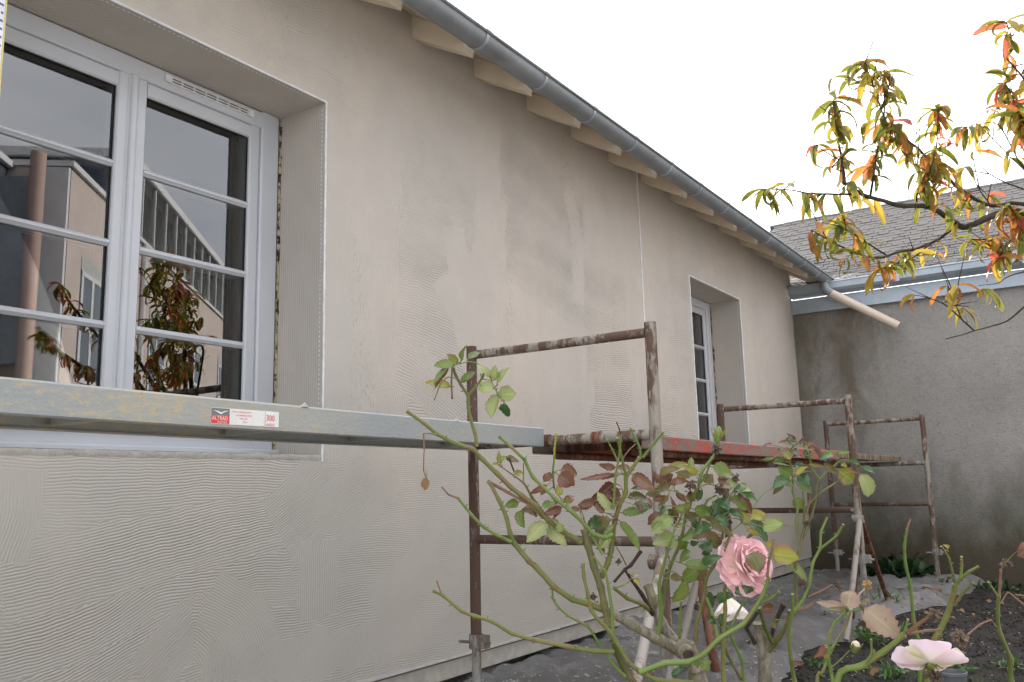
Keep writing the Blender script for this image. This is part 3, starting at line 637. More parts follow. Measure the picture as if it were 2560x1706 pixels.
# inner masonry core, plinth, end wall
core = MB(); segs = [(-3.0, OPEN[0][0]), (OPEN[0][1], OPEN[1][0]), (OPEN[1][1], 8.995)]
for a, b in segs: core.box((-0.40, a + (0.012 if a > 0 else 0), 0.1), (-0.012, b - 0.012, 3.15))
for y0, y1, z0, z1 in OPEN: core.box((-0.40, y0, 0.1), (-0.012, y1, z0 - 0.012)); core.box((-0.40, y0, z1 + 0.012), (-0.012, y1, 3.15))
core.build('wall_core', 'mortar', H)
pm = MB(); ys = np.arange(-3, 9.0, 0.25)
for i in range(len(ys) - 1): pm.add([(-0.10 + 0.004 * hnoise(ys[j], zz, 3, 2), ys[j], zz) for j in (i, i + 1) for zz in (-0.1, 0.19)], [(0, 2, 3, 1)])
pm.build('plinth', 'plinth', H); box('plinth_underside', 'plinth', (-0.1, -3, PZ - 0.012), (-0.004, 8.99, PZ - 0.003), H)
y = -3.0
while y < 8.9:
    e = min(y + 2.5, 8.995); MB().box((-0.02, y + 0.002, PZ - 0.002 - 0.001 * (int(y * 2) % 2)), (0.0055, e - 0.002, PZ + 0.007)).build('base_profile', 'base_alu', H); y += 2.5 if y > -3 else 2.15
MB().box((-0.01, 5.385, 1.0), (0.004, 5.398, 3.1)).build('joint_profile', 'bead_white', H)
MB().tube([(0.001, 8.992, PZ), (0.001, 8.992, 3.0)], 0.005, 6).build('corner_bead', 'mortar', H, True)

# eaves: rafter ends, soffit boards, fascia, gutter, roof slab
PITCH = math.tan(math.radians(31))
def eave_z(x): return 2.98 - (x - 0.30) * PITCH                 # top line of rafters
for i in range(-10, 13):
    yr = 3.0 + 0.5 * i; hw = 0.0375; dz = 0.004 * hnoise(i, 0, 3.3)
    prof = [(-0.35, eave_z(-0.35)), (0.315, eave_z(0.315)), (0.30, 2.88 + dz), (-0.35, 2.88 + dz + 0.65 * PITCH * 0.93)]
    m = MB(); m.add([(p[0], yr + s * hw, p[1]) for s in (-1, 1) for p in prof], [(0, 1, 2, 3), (7, 6, 5, 4), (0, 4, 5, 1), (1, 5, 6, 2), (2, 6, 7, 3), (3, 7, 4, 0)])
    m.build('rafter', 'cream_wood', H)
for k in range(5):                                              # soffit boards over the rafters
    x0 = -0.35 + k * 0.142; x1 = x0 + 0.139
    m = MB(); m.add([(x, yy, eave_z(x) + dz + 0.002) for yy in (-2.5, 9.02) for x, dz in ((x0, 0), (x1, 0), (x1, 0.018), (x0, 0.018))], [(0, 1, 5, 4), (1, 2, 6, 5), (2, 3, 7, 6), (3, 0, 4, 7), (0, 3, 2, 1), (4, 5, 6, 7)])
    m.build('soffit_board', 'cream_wood', H)
m = MB(); m.add([(x, yy, z) for yy in (-2.5, 9.0) for x, z in ((0.317, 2.93), (0.331, 2.93), (0.331, 3.0), (0.317, 3.0))], [(0, 1, 5, 4), (1, 2, 6, 5), (2, 3, 7, 6), (3, 0, 4, 7), (0, 3, 2, 1), (4, 5, 6, 7)])
m.build('fascia', 'cream_wood', H)
m = MB(); m.add([(x, yy, eave_z(x) + 0.025 + dz) for yy in (-2.5, 8.98) for x, dz in ((-4.0, 0), (0.37, 0), (0.37, 0.03), (-4.0, 0.03))], [(0, 1, 5, 4), (1, 2, 6, 5), (2, 3, 7, 6), (3, 0, 4, 7), (0, 3, 2, 1), (4, 5, 6, 7)])
m.build('roof', 'slate_roof', H)
GX, GZ, GR = 0.39, 2.92, 0.0555
def half_round(y0, y1, r, t=0.0025, n=14, a0=0.0, a1=PI):
    m = MB(); vs = []
    for yy in (y0, y1):
        for rr in (r, r - t):
            for k in range(n + 1):
                a = PI + (a0 + (a1 - a0) * k / n); vs.append((GX + rr * math.cos(a), yy, GZ + rr * math.sin(a)))
    o = n + 1; L = 2 * o
    for k in range(n):
        m.f += [(k, k + 1, L + k + 1, L + k), (o + k + 1, o + k, L + o + k, L + o + k + 1), (k + 1, k, o + k, o + k + 1), (L + k, L + k + 1, L + o + k + 1, L + o + k)]
    for k in (0, n): m.f.append((k, L + k, L + o + k, o + k))
    m.v = vs; return m
gut = half_round(-2.5, 8.93, GR).build('gutter', 'zinc_dark', H, True)
MB().tube([(GX + GR + 0.004, -2.5, GZ + 0.004), (GX + GR + 0.004, 8.93, GZ + 0.004)], 0.008, 8).build('rolled_lip', 'zinc_dark', gut, True)
m = MB(); m.v = [(GX, 8.93, GZ)] + [(GX + GR * math.cos(PI + PI * k / 14), 8.93, GZ + GR * math.sin(PI + PI * k / 14)) for k in range(15)]; m.f = [(0, k + 1, k + 2) for k in range(14)]; m.build('end_cap', 'zinc_dark', gut)
for i in range(-4, 12):
    yr = 3.0 + 0.5 * i - 0.05 + 0.012 * hnoise(i, 2, 3.7); rg = half_round(yr - 0.009, yr + 0.009, GR + 0.004, 0.004, 14, -0.05, PI + 0.12); rg.build('gutter_bracket', 'zinc_light', gut, True)
    MB().tube([(GX + GR + 0.004, yr - 0.016, GZ + 0.004), (GX + GR + 0.004, yr + 0.016, GZ + 0.004)], 0.0112, 8).build('bracket_clip', 'zinc_dark', gut, True)
p0 = np.array([GX, 8.80, GZ - GR + 0.02])
el = catmull([p0, p0 + [0, 0, -0.05], p0 + [0.015, 0.0, -0.09], p0 + [0.06, 0.01, -0.13]], 4)
MB().tube(el, 0.043, 14).build('outlet_elbow', 'zinc_dark', gut, True); MB().tube([p0 + [0, 0, 0.02], p0 + [0, 0, -0.012]], 0.050, 14).build('outlet_collar', 'zinc_dark', gut, True)
q0 = el[-1] + np.array([-0.02, 0, 0.012]); q1 = onY(2065, 750, 8.85)
pt = MB(); dv = Vector(q1 - q0); ppt = [q0, q0 + (q1 - q0) * 0.5, q1]
pt.tube(ppt, 0.043, 16, cap=False); pt.tube([q1, q0 + (q1 - q0) * 0.5], 0.0395, 16, cap=False); pt.build('spout_pipe', 'pvc_beige', gut, True)

# ------------------------------------------------------------------ neighbour house across the end
NH = thing('neighbour_house', (2.5, 9.05, 0), 'low old building with stained grey render and slate roof closing the yard', 'house')
m = MB(); xs = np.arange(-0.6, 7.01, 0.2); zs = np.arange(-0.1, 2.81, 0.2)
for i in range(len(xs) - 1):
    for k in range(len(zs) - 1): m.add([(xs[a], 9.02 + 0.012 * hnoise(xs[a], zs[b], 1.5, 2), zs[b]) for a, b in ((i, k), (i + 1, k), (i + 1, k + 1), (i, k + 1))], [(0, 1, 2, 3)])
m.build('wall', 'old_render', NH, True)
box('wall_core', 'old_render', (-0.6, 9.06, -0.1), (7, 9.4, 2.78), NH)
# zinc apron below a box gutter
m = MB(); m.add([(x, y, z) for x in (0.0, 7) for y, z in ((8.985, 2.62), (8.97, 2.62), (8.965, 2.765), (8.985, 2.765))], [(0, 1, 5, 4), (1, 2, 6, 5), (2, 3, 7, 6), (3, 0, 4, 7), (0, 3, 2, 1), (4, 5, 6, 7)])
m.build('zinc_apron', 'zinc_light', NH)
g2 = MB(); pr = [(8.99, 2.775), (8.87, 2.79), (8.84, 2.815), (8.835, 2.875), (8.845, 2.875), (8.85, 2.82), (8.88, 2.80), (8.99, 2.79)]
g2.add([(x, y, z) for x in (0.02, 7) for y, z in pr], [(i, (i + 1) % 8, 8 + (i + 1) % 8, 8 + i) for i in range(8)] + [tuple(range(8))[::-1], tuple(range(8, 16))])
g2o = g2.build('gutter', 'zinc_light', NH); MB().tube([(0.02, 8.838, 2.878), (7, 8.838, 2.878)], 0.009, 8).build('rolled_lip', 'zinc_light', g2o, True)
for xj in (1.05, 2.1, 3.3): MB().box((xj, 8.825, 2.79), (xj + 0.03, 8.834, 2.874)).build('gutter_joint', 'zinc_light', g2o)
# slated roof: a flatter kick at the eaves, then the main slope
prof = [(8.90, 2.885)]; rows = []
for r_ in range(40):
    ang = math.radians(24 if r_ < 7 else (32 if r_ < 10 else 40)); y_, z_ = prof[-1]; rows.append((y_, z_, ang)); prof.append((y_ + 0.064 * math.cos(ang), z_ + 0.064 * math.sin(ang)))
rd = wdir(1763, 527)
nrow = next((i for i, (y_, z_, a) in enumerate(rows) if z_ > CAM[2] + rd[2] / rd[1] * y_), len(rows))
rows = rows[:nrow + 1]
m = MB(); pr = [(y_, z_ - 0.012) for y_, z_, a in rows]; n = len(pr)
m.add([(x, y_, z_) for x in (-0.6, 7) for y_, z_ in pr], [(i, n + i, n + i + 1, i + 1) for i in range(n - 1)])
roof2 = m.build('roof', 'slate_roof', NH)
sl = MB(); Wd = 0.112
sl.v = [(0, 0, 0), (Wd - 0.003, 0, 0), (Wd - 0.003, 0.125, 0), (0, 0.125, 0), (0.004, 0.002, 0.008), (Wd - 0.008, 0.002, 0.008), (Wd - 0.005, 0.125, 0.008), (0, 0.125, 0.008)]
sl.f = [(0, 3, 2, 1), (4, 5, 6, 7), (0, 1, 5, 4), (1, 2, 6, 5), (2, 3, 7, 6), (3, 0, 4, 7)]
sme = sl.mesh('slate', 'slate'); rest = MB(); off = rootloc(roof2); npart = 0
for ri, (y_, z_, a) in enumerate(rows[:-1]):
    x = -0.55 + (ri % 2) * Wd / 2
    while x < 6.9:
        tilt = a - 0.070 + random.uniform(-0.025, 0.025); mt = Matrix.Translation((x, y_ - 0.01, z_ + 0.006 + random.uniform(0, 0.006))) @ Matrix.Rotation(tilt, 4, 'X') @ Matrix.Rotation(random.uniform(-0.012, 0.012), 4, 'Z')
        if random.random() < 0.05: mt = mt @ Matrix.Translation((0, -random.uniform(0, 0.012), 0))
        if 0.0 < x < 2.75 and npart < 296:
            o = link('slate', sme, roof2); o.matrix_local = Matrix.Translation(-off) @ mt; npart += 1
        else: rest.add([mt @ Vector(v) for v in sl.v], sl.f)
        x += Wd
tag(rest.build('slate_field', 'slate', roof2), kind='stuff')
yt, zt, _ = rows[-1]; MB().tube([(-0.6, yt, zt), (7, yt, zt)], 0.03, 8).build('ridge', 'slate_roof', NH, True)

# ------------------------------------------------------------------ scaffold
def foot(m, x, y, r=0.055): m.add([(x + sx * r, y + sy * r, z) for z in (0.028, 0.036) for sx, sy in ((-1, -1), (1, -1), (1, 1), (-1, 1))], [(0, 3, 2, 1), (4, 5, 6, 7), (0, 1, 5, 4), (1, 2, 6, 5), (2, 3, 7, 6), (3, 0, 4, 7)])
def frame(name, label, L, Rr, ztop, ledger, mid, clampz, tube='rusty_tube', topdrop=0.036, extra=None, group='scaffold frames along the wall', r=0.0215):
    (xl, yl), (xr, yr) = L, Rr
    T = thing(name, ((xl + xr) / 2, (yl + yr) / 2, 0), label, 'scaffold', group)
    for (x, y) in (L, Rr):
        cz = clampz if (x, y) == L else clampz + 0.02
        wob = [(x + 0.0015 * hnoise(x, z, 3), y + 0.0015 * hnoise(y, z, 3, 4), z) for z in np.linspace(cz, ztop, 9)]
        p = MB().tube(wob, r, 14); p.tube([(x, y, ztop - 0.004), (x, y, ztop + 0.001)], r - 0.004, 12)
        po = p.build('post', tube if (x, y) == L else ('rusty_pale' if tube == 'rusty_tube' else tube), T, True)
        lo = MB().tube([(x, y, 0.03), (x, y, cz + 0.02)], r - 0.0035, 12); foot(lo, x, y); lo.build('jack_leg', 'jack_galv', T, True)
        cl = MB(); cl.tube([(x, y, cz - 0.022), (x, y, cz + 0.03)], r + 0.007, 10); cl.box((x + r, y - 0.02, cz - 0.02), (x + r + 0.03, y + 0.02, cz + 0.028)); cl.tube([(x - 0.075, y - 0.01, cz), (x + 0.075, y - 0.012, cz + 0.003)], 0.006, 6)
        cl.build('clamp', 'jack_galv', T)
    def rail(z, rr, mat, nm, z2=None):
        z2 = z if z2 is None else z2
        a, b = np.array([xl + r * 0.8, yl, z]), np.array([xr - r * 0.8, yr, z2]); n = 8
        MB().tube([a + (b - a) * i / n + np.array([0, 0, 0.0015 * hnoise(i, z, 1.3)]) for i in range(n + 1)], rr, 12).build(nm, mat, T, True)
    rail(ztop - topdrop, 0.018, 'rusty_pale' if tube == 'rusty_tube' else tube, 'top_rail', ztop - topdrop)
    rail(ledger, 0.0195, 'rusty_pale' if tube == 'rusty_tube' else tube, 'deck_ledger')
    rail(mid, 0.0175, tube, 'cross_rail')
    return T
F1 = frame('scaffold_trestle', 'nearest rusty tube frame, right of the galvanised deck', (0.40, 2.85), (1.20, 2.85), 1.50, 1.098, 0.728, 0.337)
F2 = frame('scaffold_trestle', 'middle rusty tube frame at the end of the red deck', (0.37, 5.74), (1.20, 5.77), 1.455, 1.035, 0.74, 0.42, r=0.0225)
F3 = frame('scaffold_trestle', 'farthest brown tube frame against the stained grey wall', (0.335, 8.62), (1.19, 8.58), 1.49, 1.06, 0.70, 0.26, r=0.0225)
F0 = frame('scaffold_trestle', 'rusty tube frame under the near end of the galvanised deck', (0.40, -0.17), (1.20, -0.17), 1.50, 1.098, 0.728, 0.337)
# ledger joint sleeves on the near frame
for a, b, rr in ((0.735, 0.765, 0.024), (0.95, 0.985, 0.0235)): MB().tube([(a, 2.85, 1.098), (b, 2.85, 1.098)], rr, 12).build('ledger_sleeve', 'rust_brown', F1, True)
# stabilisers (bent tube hairpins) on the outer posts
def stabiliser(T, apex, feet, mats, rr=0.017):
    a = np.array(apex)
    MB().tube([a + [-0.045, 0, 0.0], a + [0.02, 0, 0.0]], 0.026, 10).build('stabiliser_clamp', 'rusty_pale', T, True)
    for k, (f, mt) in enumerate(zip(feet, mats)):
        f = np.array(f); mid = a + (f - a) * 0.06 + np.array([0, 0, 0.012])
        MB().tube(catmull([a + [0.01, 0, 0.004], mid, a + (f - a) * 0.5, f], 4), rr, 10).build('stabiliser_leg', mt, T, True)
c2 = np.array([1.215, 5.75, 0.685])
stabiliser(F2, c2, [onZ(1945, 1472, 0.03), onZ(2042, 1385, 0.05), onZ(1958, 1420, 0.03)], ['pale_tube', 'rust_brown', 'rust_brown'])
c1 = np.array([1.205, 2.84, 0.66])
fw = onX(1462, 1568, 1.27); fw = c1 + (fw - c1) * ((0.03 - c1[2]) / (fw[2] - c1[2]))
stabiliser(F1, c1, [fw], ['pale_tube'])
# hairpin prop under the red deck
ap = U(1748, 1440, 4.3); PR = thing('prop_trestle', (ap[0], ap[1], 0), 'thin hairpin prop with one beige and one brown leg behind the rose trunk', 'scaffold')
g1 = U(1450 + .2125 * 1210, 1373 + .2125 * 1020, 4.15); g1 = ap + (g1 - ap) * ((0.03 - ap[2]) / (g1[2] - ap[2])); g2_ = U(1450 + .2125 * 1620, 1373 + .2125 * 1567, 4.0); g2_ = ap + (g2_ - ap) * ((0.0 - ap[2]) / (g2_[2] - ap[2]))
for nm, g, mt in (('leg', g1, 'pale_tube'), ('leg', g2_, 'rust_brown')): MB().tube(catmull([ap, ap + (g - ap) * .05 + np.array([0, 0, .008]), ap + (g - ap) * .5, g], 4), 0.021, 10).build(nm, mt, PR, True)
MB().tube([ap + [0, 0, -0.02], ap + [0, 0, 0.03]], 0.024, 10).build('hinge', 'rust_brown', PR, True)

# decks
def deck(name, label, x0, x1, y0, y1, zt, hgt, mat, under, group='scaffold decks', cat='scaffold deck', clawend=True, tilt=0.0):
    T = thing(name, ((x0 + x1) / 2, (y0 + y1) / 2, zt - hgt), label, cat, group)
    ys = np.linspace(y0, y1, 13); sag = lambda y: -0.006 * math.sin(PI * (y - y0) / (y1 - y0)) + tilt * (y1 - y)
    def extr(prof, nm, mt, a=y0, b=y1):
        yy = [v for v in ys if a < v < b]; yy = [a] + yy + [b]; m = MB(); n = len(prof)
        for y in yy: m.v += [(p[0], y, p[1] + sag(y)) for p in prof]
        m.f = [(i * n + k, i * n + (k + 1) % n, (i + 1) * n + (k + 1) % n, (i + 1) * n + k) for i in range(len(yy) - 1) for k in range(n)] + [tuple(range(n))[::-1], tuple(range((len(yy) - 1) * n, len(yy) * n))]
        return m.build(nm, mt, T)
    extr([(x0 + 0.004, zt - 0.004), (x1 - 0.004, zt - 0.004), (x1 - 0.004, zt - 0.0065), (x0 + 0.004, zt - 0.0065)], 'tread_sheet', under)
    for s, xe in ((1, x1), (-1, x0)):           # rolled C side rails
        extr([(xe, zt - hgt + 0.003), (xe, zt - 0.005), (xe - s * 0.005, zt), (xe - s * 0.018, zt), (xe - s * 0.018, zt - 0.003), (xe - s * 0.004, zt - 0.006), (xe - s * 0.004, zt - hgt + 0.004), (xe - s * 0.022, zt - hgt + 0.004), (xe - s * 0.022, zt - hgt), (xe - s * 0.003, zt - hgt)], 'side_rail', mat)
    for y in np.arange(y0 + 0.25, y1 - 0.1, 0.5): MB().box((x0 + 0.024, y, zt - hgt + 0.012 + sag(y)), (x1 - 0.024, y + 0.03, zt - 0.008 + sag(y))).build('cross_stiffener', under, T)
    if clawend:
        for y, s in ((y0, -1), (y1, 1)):
            for x in (x0 + 0.06, x1 - 0.06): MB().tube([(x, y - s * 0.02, zt - 0.012), (x, y + s * 0.018, zt + 0.004), (x, y + s * 0.05, zt - 0.006), (x, y + s * 0.058, zt - 0.03)], 0.008, 6).build('claw', mat, T, True)
    return T
DZ = 1.146
D1 = deck('scaffold_deck', 'galvanised steel deck in front of the large window, cement-splashed', 0.42, 0.755, -0.14, 2.82, DZ, 0.072, 'galvanised', 'galvanised', tilt=0.009)
D2 = deck('scaffold_deck', 'worn red painted deck between the nearest and middle frames', 0.66, 1.13, 2.885, 5.74, 1.107, 0.055, 'red_deck', 'rust_brown')
for a, b in ((0.70, 0.74), (1.04, 1.08)): MB().tube([(a, 3.0, 1.045), (a, 5.6, 1.035)], 0.014, 8).build('truss_tube', 'rust_brown', D2, True)
D3 = deck('scaffold_deck', 'old brown board deck between the middle and farthest frames', 0.50, 0.96, 5.80, 8.72, 1.128, 0.045, 'old_board', 'old_board', clawend=False)
# printed load sticker on the galvanised deck
yA = onX(485, 950, 0.757)[1]; yB = onX(641, 965, 0.757)[1]; dzt = 0.009 * (2.82 - 0.5 * (yA + yB)) - 0.006; za, zb_ = DZ - 0.058 + dzt, DZ - 0.019 + dzt; xl = 0.7562
st = MB().box((xl - 0.0004, yA, za - 0.004), (xl, yB, zb_ - 0.004)).build('load_sticker', 'label_white', D1); st['label'] = 'white and red load rating sticker'
h_ = zb_ - za; za -= 0.004; zb_ -= 0.004; wS = yB - yA
MB().box((xl, yA + 0.001, za + 0.001), (xl + 0.0003, yA + wS * 0.26, za + h_ * 0.52)).build('red_panel', 'label_red', st)
MB().box((xl, yA + 0.001, za + h_ * 0.53), (xl + 0.0003, yA + wS * 0.26, zb_ - 0.001)).build('grey_panel', 'label_grey', st)
MB().add([(xl + 0.0007, yA + wS * t, za + h_ * u) for t, u in ((0.03, 0.84), (0.10, 0.80), (0.14, 0.72), (0.19, 0.82), (0.25, 0.86), (0.18, 0.73), (0.14, 0.60), (0.09, 0.71))], [(0, 1, 7), (1, 2, 6, 7), (2, 3, 5, 6), (3, 4, 5)]).build('bird_mark', 'label_white', st)
def text(body, y, z, size, mat, parent, sx=1.0):
    cu = bpy.data.curves.new('t', 'FONT'); cu.body = body; cu.size = size; cu.align_x = 'LEFT'; cu.resolution_u = 2
    to = bpy.data.objects.new('t', cu); COL.objects.link(to); dg = bpy.context.evaluated_depsgraph_get(); me = bpy.data.meshes.new_from_object(to.evaluated_get(dg)); bpy.data.objects.remove(to)
    me.transform(Matrix(((0, 0, 1, xl + 0.0009), (sx, 0, 0, y), (0, 1, 0, z), (0, 0, 0, 1)))); me.transform(Matrix.Translation(-rootloc(parent)))
    me.materials.clear(); me.materials.append(MATS[mat]); return link('lettering', me, parent)
text('ALTRAD', yA + wS * 0.015, za + h_ * 0.24, h_ * 0.36, 'label_white', st, 0.86); text('PLETTAC', yA + wS * 0.09, za + h_ * 0.05, h_ * 0.20, 'label_white', st, 0.9)
for i, ln in enumerate(('Plateau et non-lisse ou en service', 'pour echafaudage de travaux', 'mobiles 3,00m', 'Classe 4')): text(ln, yA + wS * (0.30 + 0.05 * i), za + h_ * (0.78 - 0.21 * i), h_ * 0.17, 'label_red', st, 0.62)
text('300', yA + wS * 0.80, za + h_ * 0.38, h_ * 0.56, 'label_red', st, 0.85); text('daN/m2', yA + wS * 0.80, za + h_ * 0.06, h_ * 0.24, 'label_red', st, 0.9)
MB().box((xl, yA + wS * 0.785, za + 0.001), (xl + 0.0003, yA + wS * 0.79, zb_ - 0.001)).build('divider', 'label_red', st)
# mortar crumbs on the deck edge
for yy, lb in ((1.62, 'left'), (2.28, 'right')):
    q = MB(); c = np.array([0.752, yy, DZ + 0.002 + 0.009 * (2.82 - yy) - 0.004]); vs = [c + np.array([0.006 * math.cos(a), 0.018 * math.sin(a) * random.uniform(.6, 1.1), -0.006]) for a in np.arange(0, 6.28, 0.9)] + [c + np.array([0, 0.002, 0.008])]
    q.add(vs, [(i, (i + 1) % 7, 7) for i in range(7)]); tag(q.build('mortar_lump', 'mortar', None), 'small pale mortar lump on the galvanised deck edge, %s of the sticker' % lb, 'mortar', 'mortar lumps on the deck')
# mason's rule leaning at the window's left side
t0 = onX(13, 0, 0.10); t1 = onX(1, 150, 0.17); dr = (t1 - t0) / np.linalg.norm(t1 - t0)
bot = t0 + dr * ((DZ - t0[2]) / dr[2]); bot = np.array([min(bot[0], 0.70), bot[1], DZ]); top = t0 + (t0 - t1) * 1.2
RU = thing('mason_rule', tuple(bot), 'yellow edged straight rule with purple marks leaning by the large window', 'rule')
ax = Vector(top - bot); ln = ax.length; ax.normalize(); sd_ = Vector((0, 1, 0)); sd_ = (sd_ - ax * sd_.dot(ax)).normalized(); th = ax.cross(sd_)
def bar(nm, mat, s0, s1, l0, l1, d0, d1):
    b0 = Vector(bot); m = MB(); m.add([b0 + ax * l + sd_ * s + th * d for l in (l0, l1) for s, d in ((s0, d0), (s1, d0), (s1, d1), (s0, d1))], [(0, 3, 2, 1), (4, 5, 6, 7), (0, 1, 5, 4), (1, 2, 6, 5), (2, 3, 7, 6), (3, 0, 4, 7)]); m.build(nm, mat, RU)
bar('edge', 'rule_yellow', -0.004, 0.0, 0, ln, -0.011, 0.011); bar('body', 'bead_white', -0.05, -0.0041, 0, ln, -0.010, 0.010)
for i in range(int(ln / 0.03)): bar('mark', 'rule_purple', -0.014 - 0.006 * (i % 2), -0.0075, 0.03 * i + 0.01, 0.03 * i + 0.018, -0.0104, 0.0104)

# ------------------------------------------------------------------ building across the yard (seen mirrored in the panes)
OB = thing('apartment_building', (14.0, 12.0, 0), 'modern pinkish building across the yard, mirrored in the large window', 'building')
bd_ = Vector((0.654, 0.757, 0)).normalized(); bn_ = Vector((bd_.y, -bd_.x, 0)); KO = 2.75
def BP(a, h, o=0.0): return bd_ * a + bn_ * (KO - o) + Vector((0, 0, h))
def bbox(name, mat, a0, a1, h0, h1, o0, o1, parent=OB):
    m = MB(); m.add([BP(a, h, o) for h in (h0, h1) for a, o in ((a0, o0), (a1, o0), (a1, o1), (a0, o1))], [(0, 3, 2, 1), (4, 5, 6, 7), (0, 1, 5, 4), (1, 2, 6, 5), (2, 3, 7, 6), (3, 0, 4, 7)]); return m.build(name, mat, parent)
bbox('wall', 'panel_pink', 11.55, 14.2, 0, 6.0, -8, 0); bbox('wall', 'panel_pink', 14.2, 30, 0, 5.85, -8, -0.003); bbox('side_wing', 'panel_navy', 3, 11.5, 2.75, 5.95, -8, -0.9)
bbox('wing_base', 'panel_pink', 3, 11.5, 0, 0.7, -8, -0.9)
bbox('coping', 'white_alu', 11.5, 14.25, 6.0, 6.09, -8, 0.06); bbox('coping', 'white_alu', 14.15, 30, 7.2, 7.36, -8, 0.10); bbox('coping', 'white_alu', 3, 11.5, 5.95, 6.05, -8, -0.82)
bbox('reflection_darkener', 'slate_roof', 1, 14.1, 6.1, 12.5, -14, -3.0); bbox('upper_storey', 'panel_navy', 14.25, 30, 5.87, 7.19, -8, -0.25); bbox('louvre_sill', 'white_alu', 14.2, 30, 5.86, 5.93, -0.24, 0.05)  # tall slate block behind the wing is added to darken the left sash's reflection
for a in np.arange(14.25, 24, 0.85): bbox('louvre_post', 'white_alu', a, a + 0.045, 5.935, 7.19, -0.05, 0.045)
lv = MB()
for h in np.arange(5.97, 7.17, 0.042):
    lv.add([BP(a, h + dh, o) for a in (14.3, 24) for dh, o in ((0, 0.022), (0.036, -0.004), (0.038, -0.001), (0.002, 0.026))], [(0, 1, 5, 4), (1, 2, 6, 5), (2, 3, 7, 6), (3, 0, 4, 7), (0, 3, 2, 1), (4, 5, 6, 7)])
tag(lv.build('louvre_blades', 'louvre_alu', OB), kind='stuff')
col = MB(); c0, c1_ = BP(10.98, 0, -0.25), BP(10.98, 6.0, -0.25); col.tube([c0, c1_], 0.11, 20); col.build('column', 'column_pink', OB, True)
for nm, mt, a0, a1, h0, h1, o0, o1 in (('glazed_strip', 'curtain', 11.16, 11.42, 2.9, 5.7, -0.86, -0.4), ('mullion', 'white_alu', 11.42, 11.5, 0.3, 5.95, -0.5, 0.02), ('dark_panel', 'panel_navy', 11.5, 11.56, 0, 5.98, -0.3, 0.01), ('wing_glass', 'dark_glass', 3, 10.55, 0.7, 2.68, -8, -0.95), ('wing_transom', 'white_alu', 3, 11.4, 2.68, 2.75, -1.2, -0.84), ('wing_mullion', 'white_alu', 10.55, 10.66, 0.5, 2.74, -1.2, -0.86), ('low_window', 'white_alu', 11.17, 11.41, 1.9, 2.55, -0.8, -0.3)): bbox(nm, mt, a0, a1, h0, h1, o0, o1)
for a0, a1 in ((12.2, 13.4), (16.0, 17.3), (19.3, 20.6), (22.6, 23.9)):
    for h0, h1 in ((2.75, 4.75), (0.2, 1.9)):
        wn = bpy.data.objects.new('window', None); COL.objects.link(wn); wn.parent = OB
        bbox('recess', 'panel_navy', a0, a1, h0, h1, -0.1, 0.004, wn); bbox('pane', 'dark_glass', a0 + .08, a1 - .08, h0 + .08, h1 - .25, -0.05, 0.010, wn)
        bbox('shutter_box', 'louvre_alu', a0, a1, h1 - 0.22, h1, -0.05, 0.012, wn)
        for b0, b1, g0, g1 in ((a0 + .03, a0 + .12, h0, h1 - .22), (a0 + .5, a0 + .6, h0, h1 - .22), (a1 - .12, a1 - .03, h0, h1 - .22)): bbox('frame', 'white_alu', b0, b1, g0, g1, -0.05, 0.016, wn)
        for g in (h0, h0 + 0.85, h1 - .30): bbox('frame', 'white_alu', a0 + .03, a1 - .03, g, g + .08, -0.05, 0.020, wn)
pip = MB().tube([BP(15.35, 0, 0.06), BP(15.35, 5.85, 0.06)], 0.05, 10).build('downpipe', 'white_alu', OB, True)

# ------------------------------------------------------------------ leaves
def leaf_mesh(name, mat, L, Wd, fold=0.25, droop=0.6, n=7, serr=0.0, shape='ovate', twist=0.0, seed=0):
    """leaf along +X, upper side +Z, origin at the base"""
    m = MB(); m.uv = []; rr = random.Random(seed); ang = 0.0; x = z = 0.0; cols = []
    for i in range(n + 1):
        t = i / n
        if shape == 'ovate': w_ = (math.sin(PI * t ** 0.72) ** 0.85) * (1 - 0.12 * t) if 0 < t < 1 else 0.0
        else: w_ = (math.sin(PI * min(1, t * 0.92 + 0.03)) ** 0.6) * (1 - 0.45 * t) if 0 < t < 1 else 0.0
        w_ = w_ * Wd / 2 * (1 + (serr * (0.5 * (-1) ** i + rr.random() - .5) if 0 < i < n else 0))
        tw = twist * t; f = fold * (1 + 0.25 * math.sin(7 * t + seed))
        up = (-math.sin(ang), math.cos(ang))                       # normal in xz
        def pt(s):
            sx, h = s * w_ * math.cos(f), abs(s) * w_ * math.sin(f) + 0.06 * Wd * math.sin(9 * t + seed + s * 2) * abs(s)
            yy = sx * math.cos(tw); hh = h + sx * math.sin(tw)
            return (x + up[0] * hh, yy, z + up[1] * hh)
        for s in (-1, -0.5, 0, 0.5, 1): m.v.append(pt(s)); m.uv.append((abs(s) if 0 < i < n else 0.9, t))
        st = L / n; ang -= droop / n * (0.5 + t); x += st * math.cos(ang); z += st * math.sin(ang)
    for i in range(n):
        for k in range(4): a = i * 5 + k; m.f.append((a, a + 5, a + 6, a + 1))
    return m.mesh(name, mat, (0, 0, 0), True)
def basis(x, nrm, origin):
    x = x.normalized(); z = (nrm - x * nrm.dot(x)); z = z.normalized() if z.length > 1e-5 else x.orthogonal().normalized(); y = z.cross(x)
    return Matrix(((x.x, y.x, z.x, origin.x), (x.y, y.y, z.y, origin.y), (x.z, y.z, z.z, origin.z), (0, 0, 0, 1)))

